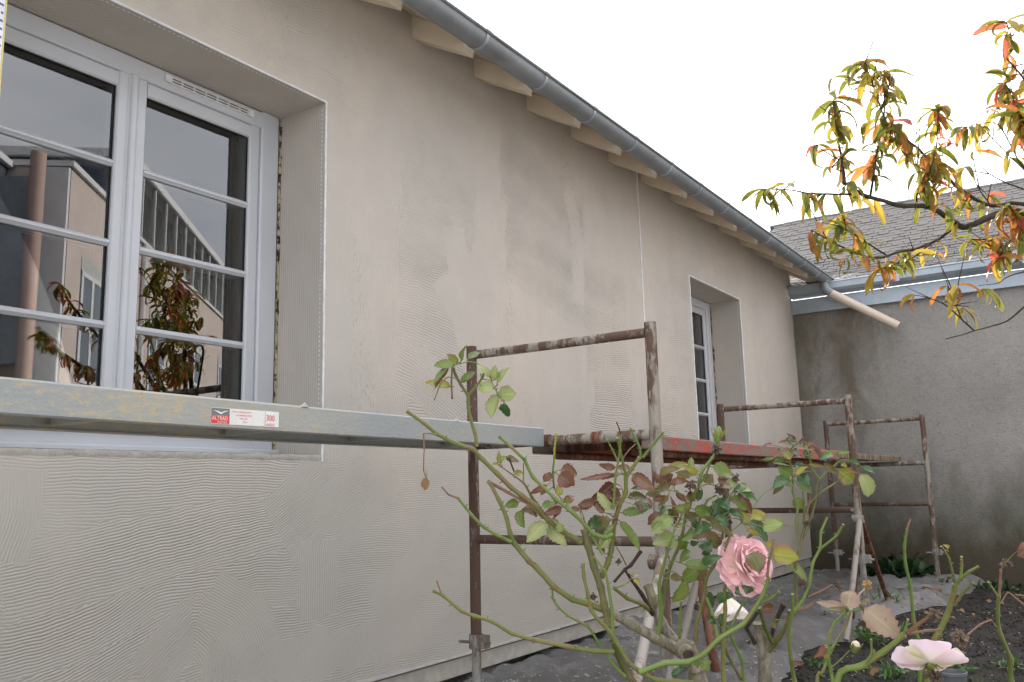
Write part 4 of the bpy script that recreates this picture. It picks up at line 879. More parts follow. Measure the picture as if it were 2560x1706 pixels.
# ------------------------------------------------------------------ peach tree
def TA(x, y): return (1700 + 0.37 * x, 0.37 * y)
def TB(x, y): return (1700 + 0.37 * x, 560 + 0.37 * y)
limb_end = U(2590, 545, 3.5)
trunk_base = np.array([limb_end[0] + 0.75, limb_end[1] + 0.55, 0.0])
PT = thing('peach_tree', tuple(trunk_base), 'small peach tree with drooping autumn leaves in green, yellow and orange', 'tree')
crown_hub = trunk_base + np.array([-0.12, -0.05, 1.25])
MB().tube(catmull([trunk_base + [0, 0, -0.05], trunk_base + [0.03, 0, 0.3], trunk_base + [-0.05, 0.02, 0.8], crown_hub], 5), list(np.linspace(0.085, 0.06, 16)), 12).build('trunk', 'peach_bark', PT, True)
twigs = []
def branch(pts, w0, w1, dep0, dep1, leafy=0.0, mat='peach_bark', conv=TA, root=None, spread=0.05):
    n = len(pts); P = []
    for i, p in enumerate(pts):
        t = i / max(1, n - 1); sx, sy = conv(*p); P.append(U(sx, sy, dep0 + (dep1 - dep0) * t + spread * math.sin(2.3 * i + pts[0][0])))
    if root is not None: P = [np.array(q) for q in root] + P
    C_ = catmull(P, 4); C_ = [c + np.array([hnoise(c[0], c[2], 17, k) for k in (1, 2, 3)]) * 0.006 for c in C_]
    N_ = len(C_); r0, r1 = w0 * 0.37 * PXM * dep0 / 2, w1 * 0.37 * PXM * dep1 / 2
    rad = [(r0 + (r1 - r0) * i / (N_ - 1)) * (1 + 0.18 * hnoise(i, r0 * 900, 0.9)) for i in range(N_)]
    MB().tube(C_, rad, 8).build('branch', mat, PT, True)
    if leafy: twigs.append((C_, leafy, True))
    return C_
B1 = branch([(2400, 1480), (2180, 1440), (2000, 1510), (1880, 1530), (1700, 1400), (1450, 1380), (1200, 1300), (1100, 1240)], 60, 24, 3.5, 3.32, 0.15, root=[crown_hub, crown_hub + (limb_end - crown_hub) * 0.5 + np.array([0, 0, 0.03])])
branch([(1110, 1250), (1100, 1100), (1080, 980), (1045, 800), (1040, 660)], 24, 8, 3.32, 3.3, 1.15, 'twig_dark')
branch([(1180, 1310), (1000, 1315), (900, 1310), (740, 1290), (560, 1275)], 16, 6, 3.33, 3.2, 0.75, 'twig_dark')
branch([(1290, 1320), (1310, 1180), (1320, 1080), (1370, 850), (1390, 640), (1380, 470)], 18, 8, 3.34, 3.36, 1.35, 'twig_dark')
branch([(1380, 800), (1300, 560), (1230, 410)], 10, 6, 3.35, 3.3, 1.1, 'twig_dark')
B4 = branch([(2420, 1420), (2100, 1390), (1900, 1280), (1750, 1140), (1640, 1040), (1480, 900), (1400, 830)], 34, 12, 3.55, 3.4, 0.55, root=[crown_hub, crown_hub + (U(*TA(2420, 1420), 3.55) - crown_hub) * .5])
branch([(1590, 1470), (1610, 1290), (1700, 1120), (1740, 950), (1740, 720)], 16, 7, 3.42, 3.4, 1.35, 'twig_dark')
branch([(1080, 1080), (930, 990), (790, 830)], 9, 4, 3.3, 3.25, 0.0, 'twig_dark')
branch([(1500, 1020), (1600, 1140), (1650, 1250)], 9, 5, 3.4, 3.36, 0.7, 'twig_dark')
branch([(1110, 1170), (1000, 1120)], 8, 4, 3.3, 3.28, 0.5, 'twig_dark')
branch([(1890, 0), (1700, 130), (1450, 200), (1300, 230), (1090, 150), (890, 50)], 22, 8, 3.48, 3.3, 0.6, conv=TB)
branch([(1690, 140), (1550, 240), (1350, 300)], 14, 6, 3.44, 3.36, 0.55, 'twig_dark', TB)
branch([(1390, 210), (1250, 120), (1100, 20), (1060, -40)], 11, 6, 3.38, 3.34, 0.9, 'twig_dark', TB)
branch([(2440, 460), (2325, 560), (2200, 660), (2000, 720), (1800, 780)], 22, 7, 3.2, 3.1, 0.0, conv=TB, root=[crown_hub, crown_hub + (U(*TB(2440, 460), 3.2) - crown_hub) * .5])
branch([(1980, 720), (1840, 580), (1700, 510), (1590, 485)], 11, 5, 3.1, 3.05, 0.12, 'twig_dark', TB)
branch([(1840, 570), (1870, 480), (1870, 410)], 8, 5, 3.08, 3.05, 0.5, 'twig_dark', TB)
branch([(2420, 300), (2230, 350), (2150, 400), (2020, 415)], 10, 4, 3.25, 3.2, 0.0, 'twig_dark', TB)
branch([(2440, 620), (2330, 540), (2190, 350), (2230, 250), (2210, 150)], 14, 7, 3.5, 3.45, 0.75, 'twig_dark')
branch([(2420, 1180), (2325, 1140), (2150, 850), (2010, 840)], 12, 5, 3.5, 3.42, 0.4, 'twig_dark')
branch([(2420, 1260), (2300, 1120), (2200, 1030), (2020, 850)], 12, 5, 3.55, 3.5, 0.35, 'twig_dark')
branch([(2420, 900), (2300, 760), (2230, 620), (2180, 560)], 12, 5, 3.46, 3.42, 1.0, 'twig_dark')
branch([(2380, 1300), (2200, 1230), (2060, 1150), (1980, 1000)], 11, 4, 3.5, 3.44, 0.1, 'twig_dark')
branch([(2100, 1390), (2000, 1250), (1930, 1120)], 9, 4, 3.5, 3.45, 0.25, 'twig_dark')
branch([(2420, 150), (2250, 90), (2100, 110), (1960, 100)], 14, 5, 3.45, 3.4, 0.8, 'twig_dark', TB)
branch([(2250, 90), (2180, 170), (2150, 230)], 9, 4, 3.42, 3.4, 0.8, 'twig_dark', TB)
for k, tgt in enumerate(((2.48, 3.05, 1.88), (2.42, 3.3, 1.70), (2.50, 3.5, 2.05), (2.46, 3.75, 1.80), (2.55, 2.85, 1.60), (2.44, 3.95, 2.25), (2.6, 3.2, 2.2))):
    tg = np.array(tgt); md = crown_hub + (tg - crown_hub) * 0.5 + np.array([0.03, -0.02, 0.08]); C_ = catmull([crown_hub, md, tg, tg + (tg - md) * 0.25 + np.array([0, 0, 0.05])], 5)
    MB().tube(C_, list(np.linspace(0.022, 0.004, len(C_))), 7).build('branch', 'peach_bark', PT, True); twigs.append((C_, 0.55, False))
# the rest of the crown, out of the frame to the right
rt = random.Random(5)
for k in range(16):
    a = rt.uniform(-0.9, 2.6); el_ = rt.uniform(0.15, 1.1); L_ = rt.uniform(0.7, 1.25); d_ = np.array([math.cos(a) * math.cos(el_), math.sin(a) * math.cos(el_), math.sin(el_)])
    if k < 5: d_ = np.array([-0.55 - 0.1 * k, -0.75 + 0.12 * k, 0.25 + 0.22 * (k % 3)]); d_ /= np.linalg.norm(d_); L_ = 0.62
    P = [crown_hub, crown_hub + d_ * L_ * .35 + np.array([0, 0, .05]), crown_hub + d_ * L_ * .7, crown_hub + d_ * L_ + np.array([0, 0, rt.uniform(0, .2)])]
    C_ = catmull(P, 5); MB().tube(C_, list(np.linspace(0.02, 0.004, len(C_))), 7).build('branch', 'peach_bark', PT, True); twigs.append((C_, 0.8, False))
tw_all = [t for t in twigs if t[2]]
for k in range(70):
    C_, dn, _v = tw_all[rt.randrange(len(tw_all))]; i = rt.randrange(1, len(C_) - 1); p = C_[i]; d_ = np.array([rt.gauss(0, 1), rt.gauss(0, 1), abs(rt.gauss(0.5, .7))]); d_ /= np.linalg.norm(d_); L_ = rt.uniform(0.06, 0.22); sd2 = np.array([rt.gauss(0, .02) for _ in range(3)])
    q = catmull([p, p + d_ * L_ * .5 + sd2, p + d_ * L_ + sd2 * 2], 4); MB().tube(q, [0.0022 * (1 - .7 * j / (len(q) - 1)) * (1.35 if j % 2 else 1) for j in range(len(q))], 5).build('twig', 'twig_dark', PT, True)
    if rt.random() < 0.35: twigs.append((q, 0.35, True))
PLEAF = {}
for mt in ('peach_green', 'peach_yellow', 'peach_orange', 'peach_red'):
    PLEAF[mt] = [leaf_mesh('leaf', mt, 0.128 * sc, 0.040 * sc, 0.42, dr, 10, 0.10, 'lance', tw, i) for i, (sc, dr, tw) in enumerate(((1, 0.9, 0.5), (0.9, 1.6, -0.6), (1.05, 2.2, 0.7), (0.8, 1.2, -1.0), (0.7, 2.8, 1.2), (1.1, 0.7, 0.4)))]
keepL, extra = [], []
for C_, dens, vis in twigs:
    L_ = sum(np.linalg.norm(C_[i + 1] - C_[i]) for i in range(len(C_) - 1)); n = int(L_ * dens * 66) + (6 if dens > 0.5 else 0)
    for q in range(n):
        t = 0.18 + 0.82 * rt.random() ** 0.8 if q > 5 else 0.95 + 0.05 * rt.random()
        i = min(len(C_) - 2, int(t * (len(C_) - 1))); f = t * (len(C_) - 1) - i; p = Vector(C_[i] * (1 - f) + C_[i + 1] * f); ax_ = Vector(C_[i + 1] - C_[i]).normalized()
        az = rt.uniform(0, 2 * PI); out = Vector((math.cos(az), math.sin(az), rt.uniform(-1.6, 0.35))); out = (out + ax_ * 0.25).normalized()
        nrm = Vector((0, 0, 1)) + Vector((rt.uniform(-.4, .4), rt.uniform(-.4, .4), 0))
        d = (R3.T @ (np.array(p) - CAM)); px = 1176.5 + 2006 * d[0] / -d[2]
        red = min(0.9, max(0, (px - 1950) / 500)); u = rt.random()
        mt = 'peach_green' if u < 0.64 - 0.34 * red else 'peach_yellow' if u < 0.82 - 0.22 * red else 'peach_orange' if u < 0.98 - 0.12 * red else 'peach_red'
        mm = basis(out, nrm, p) @ Matrix.Scale(rt.uniform(0.5, 1.05), 4); (keepL if (vis and px < 2400) else extra).append((mt, rt.randrange(6), mm))
off = Vector(trunk_base)
random.shuffle(keepL)
for mt, k, mm in keepL[:298]:
    o = link('leaf', PLEAF[mt][k], PT); o.matrix_local = Matrix.Translation(-off) @ mm
for mt in PLEAF:
    fm = MB(); fm.uv = []
    for m2, k, mm in keepL[298:] + extra:
        if m2 != mt: continue
        me = PLEAF[mt][k]; fm.add([mm @ v.co for v in me.vertices], [tuple(p.vertices) for p in me.polygons])
        uvv = [(0, 0)] * len(me.vertices); ud = me.uv_layers[0].data
        for p in me.polygons:
            for li, vi in zip(p.loop_indices, p.vertices): uvv[vi] = tuple(ud[li].uv)
        fm.uv += uvv
    if fm.v: tag(fm.build('foliage', mt, PT, True), kind='stuff')
print('peach leaves', len(keepL), len(extra))

# ------------------------------------------------------------------ roses
CR = {1: (1000, 840, .2125), 2: (1060, 1120, .2125), 3: (1060, 1373, .2125), 4: (1450, 1040, .2125), 5: (1450, 1373, .2125), 6: (1860, 1040, .2125), 7: (1860, 1373, .2125), 8: (2160, 1300, .2589)}
def SP(c, x, y): o = CR[c]; return (o[0] + o[2] * x, o[1] + o[2] * y)
def cane(T, pts, w0, w1, d0, d1, mat='cane_green', ground=None, thorns=True, name='cane'):
    """pts: (crop, x, y) picked off the photograph, w in crop pixels, d the real distance in metres"""
    n = len(pts); P = []
    for i, (c, x, y) in enumerate(pts): t = i / max(1, n - 1); P.append(U(*SP(c, x, y), d0 + (d1 - d0) * t))
    if ground is not None: P.append(P[-1] + (np.array(ground) - P[-1]) * 0.5 + np.array([0.01, 0, 0.0])); P.append(np.array(ground))
    C_ = catmull(P, 4) if n > 2 or ground is not None else [P[0], P[0] + (P[1] - P[0]) * .5, P[1]]
    if n > 2 or ground is not None:                    # straight internodes with a kink at each bud
        lin = []
        for i in range(len(P) - 1): lin += [P[i] + (P[i + 1] - P[i]) * j / 4 for j in range(4)]
        lin.append(P[-1]); C_ = [0.42 * a + 0.58 * b for a, b in zip(C_, lin)]
    k = CR[pts[0][0]][2]; r0, r1 = w0 * k * PXM * d0 / 2 * .92, w1 * k * PXM * d1 / 2 * .92; N_ = len(C_); m = MB()
    rad = []
    for i in range(N_):
        r = r0 + (r1 - r0) * min(1, i / max(1, (N_ - 1 - (8 if ground is not None else 0)))); node = 1.0 + (0.20 if i % 4 == 0 else 0.0) + 0.10 * hnoise(i, r0 * 5000, 0.7)
        rad.append(r * node)
    m.tube(C_, rad, 9)
    if thorns:
        for q in range(int(N_ * 0.35)):
            i = random.randrange(1, N_ - 1); ax_ = Vector(C_[i + 1] - C_[i - 1]).normalized(); o_ = ax_.orthogonal(); o_.rotate(Matrix.Rotation(random.uniform(0, 6.28), 3, ax_)); b0 = Vector(C_[i]) + o_ * rad[i] * .8
            m.tube([b0, b0 + o_ * 0.0020 - ax_ * 0.001, b0 + o_ * 0.0038 - ax_ * 0.002], [0.0013, 0.0007, 0.0002], 5)
    CANES.setdefault(T.name, []).extend([np.array(q) for q in C_ if q[2] > 0.25]); return m.build(name, mat, T, True)
LM = {'g': 'leaf_green', 'd': 'leaf_dark', 'p': 'leaf_pale', 'y': 'leaf_yellow', 'r': 'leaf_red', 'o': 'leaf_bronze', 'm': 'leaf_mauve', 'b': 'leaf_dry'}
CANES = {}
def rleaf(T, c, b, t, w_, kind, dep, tilt=None, stem=True):
    k = CR[c][2]; d1 = dep + random.uniform(-0.02, 0.02); P0 = Vector(U(*SP(c, *b), dep)); P1 = Vector(U(*SP(c, *t), d1)); ax_ = P1 - P0; L_ = ax_.length
    tilt = random.uniform(-0.75, 0.75) if tilt is None else tilt
    nrm = (BACK + UP * random.uniform(0.0, 0.7) + RIGHT * random.uniform(-.35, .35)).normalized(); nrm.rotate(Matrix.Rotation(tilt * 0.6, 3, ax_.normalized()))
    wm = w_ * k * PXM * dep * 1.25; sd = random.randrange(10000); dr = random.uniform(0.3, 1.2)
    me = leaf_mesh('leaf', LM[kind], L_ * (1.12 + dr * .10), wm * 1.12, random.uniform(0.15, 0.55), dr, 15, 0.16, 'ovate', random.uniform(-0.4, 0.4), sd)
    o = link('leaf', me, T); mm = basis(ax_ + nrm * L_ * dr * 0.28, nrm, P0); o.matrix_local = Matrix.Translation(-rootloc(T)) @ mm
    pts = CANES.get(T.name)
    if stem and pts:
        arr = np.array(pts); dd = np.linalg.norm(arr - np.array(P0), axis=1) + 0.25 * np.maximum(0, arr[:, 2] - P0.z); j = int(np.argmin(dd))
        if 0.006 < dd[j] < 0.16:
            q = Vector(arr[j]); md = (P0 + q) * 0.5 + Vector((0, 0, 0.10 * dd[j])) - ax_ * 0.12
            MB().tube(catmull([q, md, P0, P0 + ax_ * 0.1], 3), 0.0009, 5).build('leaf_stalk', 'leaf_bronze' if kind in 'ro' else 'cane_green', T, True)
    return o
def petal(name, mat, L_, Wd, cup, curl, seed, T, mm, ruffle=0.06):
    m = MB(); m.uv = []; nu, nv = 12, 10; rr = random.Random(seed)
    ph = rr.uniform(0, 6)
    for j in range(nv + 1):
        v = j / nv
        for i in range(nu + 1):
            u = i / nu * 2 - 1; wid = Wd / 2 * (0.25 + 0.75 * math.sin(PI * 0.5 * min(1, v * 1.35))) * (1 if v < 0.75 else math.sqrt(max(0, 1 - ((v - 0.75) / 0.27) ** 2)) * 0.75 + 0.25)
            a = u * cup; R_ = wid / max(0.2, cup)
            x = R_ * math.sin(a); d = R_ * (1 - math.cos(a))
            zz = L_ * math.sin(v * 1.25) / math.sin(1.25) * (1 - 0.06 * abs(u) ** 3); out = L_ * (0.35 * math.sin(PI * v * 0.62)) - curl * L_ * max(0, v - 0.55) ** 2 * -1.0
            rf = ruffle * L_ * v * v * math.sin(5 * u + ph + 3 * v)
            m.v.append((out + rf - d * 0.9, x, zz)); m.uv.append((abs(u), v))
    m.f = [(j * (nu + 1) + i, j * (nu + 1) + i + 1, (j + 1) * (nu + 1) + i + 1, (j + 1) * (nu + 1) + i) for j in range(nv) for i in range(nu)]
    me = m.mesh(name, mat, (0, 0, 0), True); o = link(name, me, T); o.matrix_local = Matrix.Translation(-rootloc(T)) @ mm; return o
def bloom(T, centre, axis, size, rings, mats, label=None, loose=0.10):
    e = bpy.data.objects.new('bloom', None); COL.objects.link(e); e.parent = T; e.location = Vector(centre) - rootloc(T); e.empty_display_size = 0.03
    if label: e['label'] = label
    q = Vector((0, 0, 1)).rotation_difference(Vector(axis).normalized()).to_matrix().to_4x4(); s = 0
    for ri, (n, open_, ln, wd_, cup, curl) in enumerate(rings):
        a0 = random.uniform(0, 6)
        for k in range(n):
            a = a0 + 2 * PI * k / n + random.uniform(-.12, .12); s += 1
            mm = Matrix.Translation(Vector(centre)) @ q @ Matrix.Rotation(a, 4, 'Z') @ Matrix.Translation((size * 0.02 * ri, 0, -size * 0.03 * ri)) @ Matrix.Rotation(open_ + random.uniform(-loose, loose), 4, 'Y') @ Matrix.Rotation(random.uniform(-loose, loose), 4, 'X')
            petal('petal', mats[(ri if len(mats) > 1 else 0) % len(mats)], size * ln * random.uniform(.92, 1.06), size * wd_ * random.uniform(.9, 1.1), cup, curl, s * 7 + ri, e, mm, 0.025 + 0.006 * ri)
    return e
def sepals(T, centre, axis, size, n=5, mat='leaf_green'):
    q = Vector((0, 0, 1)).rotation_difference(Vector(axis).normalized()).to_matrix().to_4x4()
    m = MB(); m.v = []; c = Vector(centre); rot = q.to_3x3()
    prof = [(-0.55, 0.10), (-0.42, 0.32), (-0.15, 0.42), (0.1, 0.30), (0.16, 0.0)]
    pts = [c + rot @ Vector((0, 0, z * size)) for z, r in prof]; MB().tube(pts, [max(0.0005, r * size) for z, r in prof], 10).build('calyx', mat, T, True)
    for k in range(n):
        mm = Matrix.Translation(c) @ q @ Matrix.Rotation(2 * PI * k / n + .3, 4, 'Z') @ Matrix.Rotation(random.uniform(-.2, .5), 4, 'Y')
        me = leaf_mesh('sepal', mat, size * 1.5, size * 0.45, 0.3, 0.5, 6, 0.2, 'lance', 0.2, k); o = link('sepal', me, T); o.matrix_local = Matrix.Translation(-rootloc(T)) @ mm
def deadhead(T, c, x, y, size_px, dep, mat='dead_petal', n=30):
    n = max(n, 30)
    p = Vector(U(*SP(c, x, y), dep)); s = size_px * CR[c][2] * PXM * dep; m = MB(); m.uv = []
    for k in range(n):
        d = Vector((random.gauss(0, 1), random.gauss(0, 1), random.gauss(0, 1))).normalized(); o_ = d.orthogonal().normalized(); o_.rotate(Matrix.Rotation(random.uniform(0, 6.28), 3, d)); w_ = s * random.uniform(.14, .30); L_ = s * random.uniform(.18, .40); z_ = d.cross(o_)
        base = p + d * s * 0.05 + Vector((random.gauss(0, .08), random.gauss(0, .08), random.gauss(0, .08))) * s; pts = []
        for j in range(5):
            t = j / 4; cen = base + d * L_ * t + z_ * L_ * 0.5 * math.sin(t * 2.6 + k) * t; ww = w_ * math.sin(PI * (0.15 + 0.8 * t)); tw = o_ * math.cos(t * 2 + k) + z_ * math.sin(t * 2 + k)
            pts += [cen - tw * ww * .5, cen + d * ww * .25, cen + tw * ww * .5]; m.uv += [(0.5, t)] * 3
        m.add(pts, [(3 * j + i, 3 * j + i + 1, 3 * j + i + 4, 3 * j + i + 3) for j in range(4) for i in range(2)])
    return m.build('dead_head', mat, T, True)
def bud(T, c, x, y, wpx, hpx, dep, axis, petals=None):
    p = Vector(U(*SP(c, x, y), dep)); k = CR[c][2] * PXM * dep; w_, h = wpx * k, hpx * k; ax_ = Vector(axis).normalized(); m = MB(); prof = [(-.55, .22), (-.40, .36), (-.28, .34), (-.1, .50), (.12, .46), (.32, .28), (.5, .06)]
    o = MB().tube([p + ax_ * h * a for a, r in prof], [r * w_ for a, r in prof], 12).build('bud', 'cane_bright', T, True)
    for j in range(5):
        side = ax_.orthogonal(); side.rotate(Matrix.Rotation(j * 1.2566, 3, ax_)); me = leaf_mesh('sepal', 'leaf_yellow' if not petals else 'leaf_green', h * 0.85, w_ * .34, -0.3, -0.25, 6, 0.1, 'lance', 0, j); s_ = link('sepal', me, T); s_.matrix_local = Matrix.Translation(-rootloc(T)) @ basis(ax_ + side * 0.28, side, p + side * w_ * .30 - ax_ * h * .30)
    if petals: MB().tube([p + ax_ * h * a for a, r in ((0, .4), (.2, .47), (.42, .34), (.55, .08))], [r * w_ for a, r in ((0, .4), (.2, .47), (.42, .34), (.55, .08))], 10).build('bud_petals', petals, T, True)
    return o

DA = 1.5
ga = U(*SP(5, 1400, 1567), DA); ga = np.array([ga[0] + 0.03, ga[1], 0.0])
RA = thing('rose_bush', tuple(ga), 'largest rose bush, gnarled grey trunk with pink bloom, in front of the nearest frame', 'rose bush', 'rose bushes')
A = lambda *a, **k: cane(RA, *a, **k)
A([(5, 1250, 1120), (5, 1300, 1230), (5, 1370, 1400), (5, 1390, 1567)], 190, 215, 1.5, 1.5, 'rose_bark', ground=ga, thorns=False, name='trunk')
A([(5, 180, 660), (5, 400, 770), (5, 600, 880), (5, 900, 1050), (5, 1200, 1210), (5, 1310, 1300)], 100, 165, 1.46, 1.5, 'rose_bark', thorns=False, name='limb')
A([(5, 800, 430), (5, 860, 600), (5, 960, 880), (5, 1150, 1120), (5, 1290, 1260)], 115, 150, 1.56, 1.5, 'rose_bark', thorns=False, name='limb')
p_ = Vector(U(*SP(5, 1265, 1235), 1.415)); MB().tube([p_ - BACK * 0.03, p_ + BACK * 0.004], [0.015, 0.0115], 14).build('cut_stub', 'rose_bark', RA, True); MB().tube([p_ + BACK * 0.0035, p_ + BACK * 0.0055], 0.0085, 12).build('cut_heart', 'twig_dark', RA, True)
A([(1, 80, 885), (1, 300, 1040), (1, 430, 1150), (1, 650, 1265), (1, 860, 1335), (1, 960, 1440), (2, 860, 300), (2, 1010, 450), (2, 1150, 560), (2, 1330, 690), (2, 1450, 830), (2, 1600, 960), (2, 1850, 1110)], 45, 76, 1.38, 1.45)
A([(2, 1885, 955), (2, 1930, 1150), (2, 2000, 1400), (3, 2080, 450), (3, 2120, 650), (3, 2170, 900), (3, 2215, 1000)], 92, 84, 1.45, 1.44, 'cane_olive')
A([(1, 625, 370), (1, 650, 450), (1, 720, 580), (1, 800, 700)], 34, 40, 1.36, 1.38, 'cane_green'); A([(1, 1000, 400), (1, 970, 490), (1, 900, 590), (1, 805, 695)], 28, 36, 1.37, 1.38, 'cane_green')
A([(1, 800, 695), (1, 805, 850), (1, 830, 980), (1, 880, 1140), (1, 905, 1300)], 42, 46, 1.38, 1.39)
A([(1, 615, 365), (1, 605, 550), (1, 615, 745)], 22, 24, 1.355, 1.35, 'dead_stem', thorns=False); A([(1, 625, 350), (1, 800, 305), (1, 900, 320), (1, 985, 390)], 12, 14, 1.36, 1.37, 'cane_bright', thorns=False, name='leaf_stalk')
A([(1, 660, 500), (1, 560, 485), (1, 480, 560), (1, 400, 760)], 12, 18, 1.36, 1.34, 'cane_bright', thorns=False, name='leaf_stalk'); A([(1, 970, 510), (1, 1070, 520), (1, 1150, 690), (1, 1220, 780)], 12, 12, 1.37, 1.36, 'cane_bright', thorns=False, name='leaf_stalk')
A([(1, 430, 1160), (1, 350, 1148), (1, 280, 1150)], 22, 14, 1.38, 1.37, 'cane_green', thorns=False); A([(1, 278, 1150), (1, 285, 1350), (2, 0, 60), (2, -5, 260), (2, 20, 350)], 18, 14, 1.37, 1.36, 'dead_stem', thorns=False)
A([(1, 1165, 1185), (1, 1300, 1300), (1, 1450, 1440), (2, 1180, 130), (2, 1280, 340), (2, 1540, 590), (2, 1780, 790), (2, 1900, 910), (2, 1990, 1010), (2, 2130, 1055), (2, 2215, 1020)], 38, 58, 1.36, 1.40, 'cane_bright')
A([(2, 1900, 920), (2, 1990, 1060), (2, 2100, 1250)], 30, 36, 1.40, 1.41, 'cane_bright'); A([(2, 1995, 1275), (2, 2130, 1450), (3, 2175, 470), (3, 2210, 700), (3, 2220, 960)], 28, 46, 1.41, 1.43, 'cane_bright')
A([(2, 210, 460), (2, 290, 550), (2, 400, 590)], 20, 28, 1.36, 1.37, 'dead_stem', thorns=False); A([(2, 400, 590), (2, 560, 790), (2, 700, 930), (2, 850, 1020), (2, 1020, 1105)], 34, 46, 1.37, 1.41, 'cane_bright')
A([(2, 770, 400), (2, 880, 610), (2, 970, 820), (2, 1010, 1000), (2, 1060, 1120), (2, 1240, 1340), (3, 1300, 190), (3, 1530, 440), (3, 1750, 590), (3, 1930, 640), (3, 2070, 690)], 46, 88, 1.40, 1.45)
A([(2, 750, 395), (2, 980, 520), (2, 1250, 680), (2, 1400, 830)], 46, 22, 1.41, 1.44, 'dead_stem', thorns=False)
A([(3, 1510, 460), (3, 1515, 580), (3, 1570, 670), (3, 1690, 780), (3, 1930, 910), (3, 2050, 1100), (3, 2230, 1360), (3, 2370, 1500)], 24, 42, 1.44, 1.46, 'cane_bright')
A([(3, 110, 495), (3, 220, 545), (3, 440, 730), (3, 600, 790), (3, 800, 850), (3, 1030, 990), (3, 1300, 1070), (3, 1700, 1150), (3, 2000, 1200), (3, 2230, 1210)], 38, 60, 1.38, 1.44)
A([(3, 150, 375), (3, 175, 450), (3, 200, 520)], 20, 18, 1.37, 1.38, 'dead_stem', thorns=False)
A([(3, 1870, 170), (3, 1880, 330), (3, 1930, 540), (3, 1970, 730), (3, 2100, 880), (5, 350, 970), (5, 420, 1080), (5, 560, 1320), (5, 700, 1440), (5, 900, 1540), (5, 1150, 1560), (5, 1330, 1580)], 42, 62, 1.39, 1.42, 'cane_green')
A([(5, 380, 1040), (5, 440, 1240), (5, 560, 1480), (5, 700, 1640), (5, 1000, 1720), (5, 1350, 1760)], 70, 110, 1.45, 1.5, 'cane_olive')
A([(4, 700, 490), (4, 610, 620), (4, 540, 720), (4, 540, 900), (4, 460, 1060), (4, 410, 1250), (4, 385, 1400), (5, 370, 0), (5, 330, 160), (5, 250, 330)], 46, 72, 1.40, 1.46)
A([(4, 590, 145), (4, 650, 260), (4, 705, 380), (4, 715, 490)], 26, 34, 1.38, 1.40, 'cane_bright'); A([(4, 985, 190), (4, 900, 290), (4, 740, 490)], 24, 34, 1.38, 1.40, 'cane_bright')
A([(4, 440, 260), (4, 470, 400), (4, 535, 680)], 34, 36, 1.38, 1.41); A([(4, 480, 220), (4, 470, 420), (4, 420, 700), (4, 395, 1080)], 22, 36, 1.37, 1.41, 'cane_bright'); A([(4, 320, 280), (4, 380, 400), (4, 440, 520)], 20, 28, 1.36, 1.38, 'cane_bright')
A([(4, 660, 325), (4, 580, 400), (4, 510, 490)], 14, 18, 1.39, 1.39, 'dead_stem', thorns=False); A([(4, 430, 75), (4, 460, 150), (4, 480, 215)], 14, 18, 1.36, 1.37, 'twig_dark', thorns=False)
A([(5, 720, 20), (5, 600, 190), (5, 530, 240), (5, 400, 390)], 48, 34, 1.47, 1.47, 'twig_dark', thorns=False); A([(5, 530, 250), (5, 610, 370), (5, 720, 520), (5, 860, 760)], 30, 60, 1.47, 1.52, 'twig_dark', thorns=False); A([(5, 430, -20), (5, 490, 80), (5, 545, 190)], 14, 20, 1.46, 1.47, 'dead_stem', thorns=False)
A([(5, 400, 460), (5, 560, 580), (5, 740, 650), (5, 860, 760)], 44, 66, 1.44, 1.53, 'cane_green'); A([(5, 570, 390), (5, 500, 430), (5, 420, 455)], 14, 18, 1.42, 1.43, 'cane_bright', thorns=False, name='leaf_stalk')
A([(5, 1060, -80), (5, 1040, 0), (5, 980, 200), (5, 930, 400), (5, 940, 600), (5, 960, 720), (5, 920, 1000)], 32, 56, 1.42, 1.46, 'cane_bright'); A([(5, 1140, 20), (5, 1060, 200), (5, 1010, 450), (5, 965, 700)], 40, 46, 1.46, 1.47)
A([(4, 1120, 1320), (4, 1060, 1500), (5, 1030, 40)], 30, 34, 1.40, 1.42, 'cane_bright', thorns=False)
A([(5, 1190, 610), (5, 1180, 780), (5, 1170, 1050)], 30, 38, 1.45, 1.48, 'cane_bright')
A([(4, 1680, 1250), (4, 1760, 1420), (5, 1690, 30), (5, 1620, 140), (5, 1490, 330), (5, 1450, 600), (5, 1380, 850), (5, 1355, 1080)], 26, 54, 1.40, 1.46, 'cane_olive')
A([(5, 2225, 330), (5, 2150, 540), (5, 2060, 690), (5, 1920, 880), (5, 1640, 1050), (5, 1450, 1240), (5, 1260, 1330), (5, 1000, 1340), (5, 700, 1450)], 46, 78, 1.36, 1.40, 'cane_bright'); A([(5, 2090, 640), (5, 2250, 580), (5, 2340, 500)], 44, 46, 1.37, 1.36, 'cane_green')
A([(5, 1740, 340), (5, 1700, 480), (5, 1710, 700), (5, 1690, 1100), (5, 1690, 1567)], 34, 62, 1.43, 1.45, 'cane_green', ground=ga + np.array([0.05, 0.0, 0])); A([(5, 1490, 580), (5, 1560, 760), (5, 1620, 1040)], 36, 44, 1.44, 1.44, 'cane_bright'); A([(5, 1720, 900), (5, 1800, 1080), (5, 1900, 1300), (5, 1940, 1567)], 32, 40, 1.44, 1.47, 'cane_bright', ground=ga + np.array([0.09, 0.02, 0])); A([(5, 1640, 900), (5, 1740, 1250), (5, 1900, 1530)], 28, 50, 1.46, 1.48, 'cane_olive')
A([(5, 1980, 530), (5, 1860, 740), (5, 1780, 900), (5, 1700, 1060)], 26, 36, 1.45, 1.45, 'cane_bright')
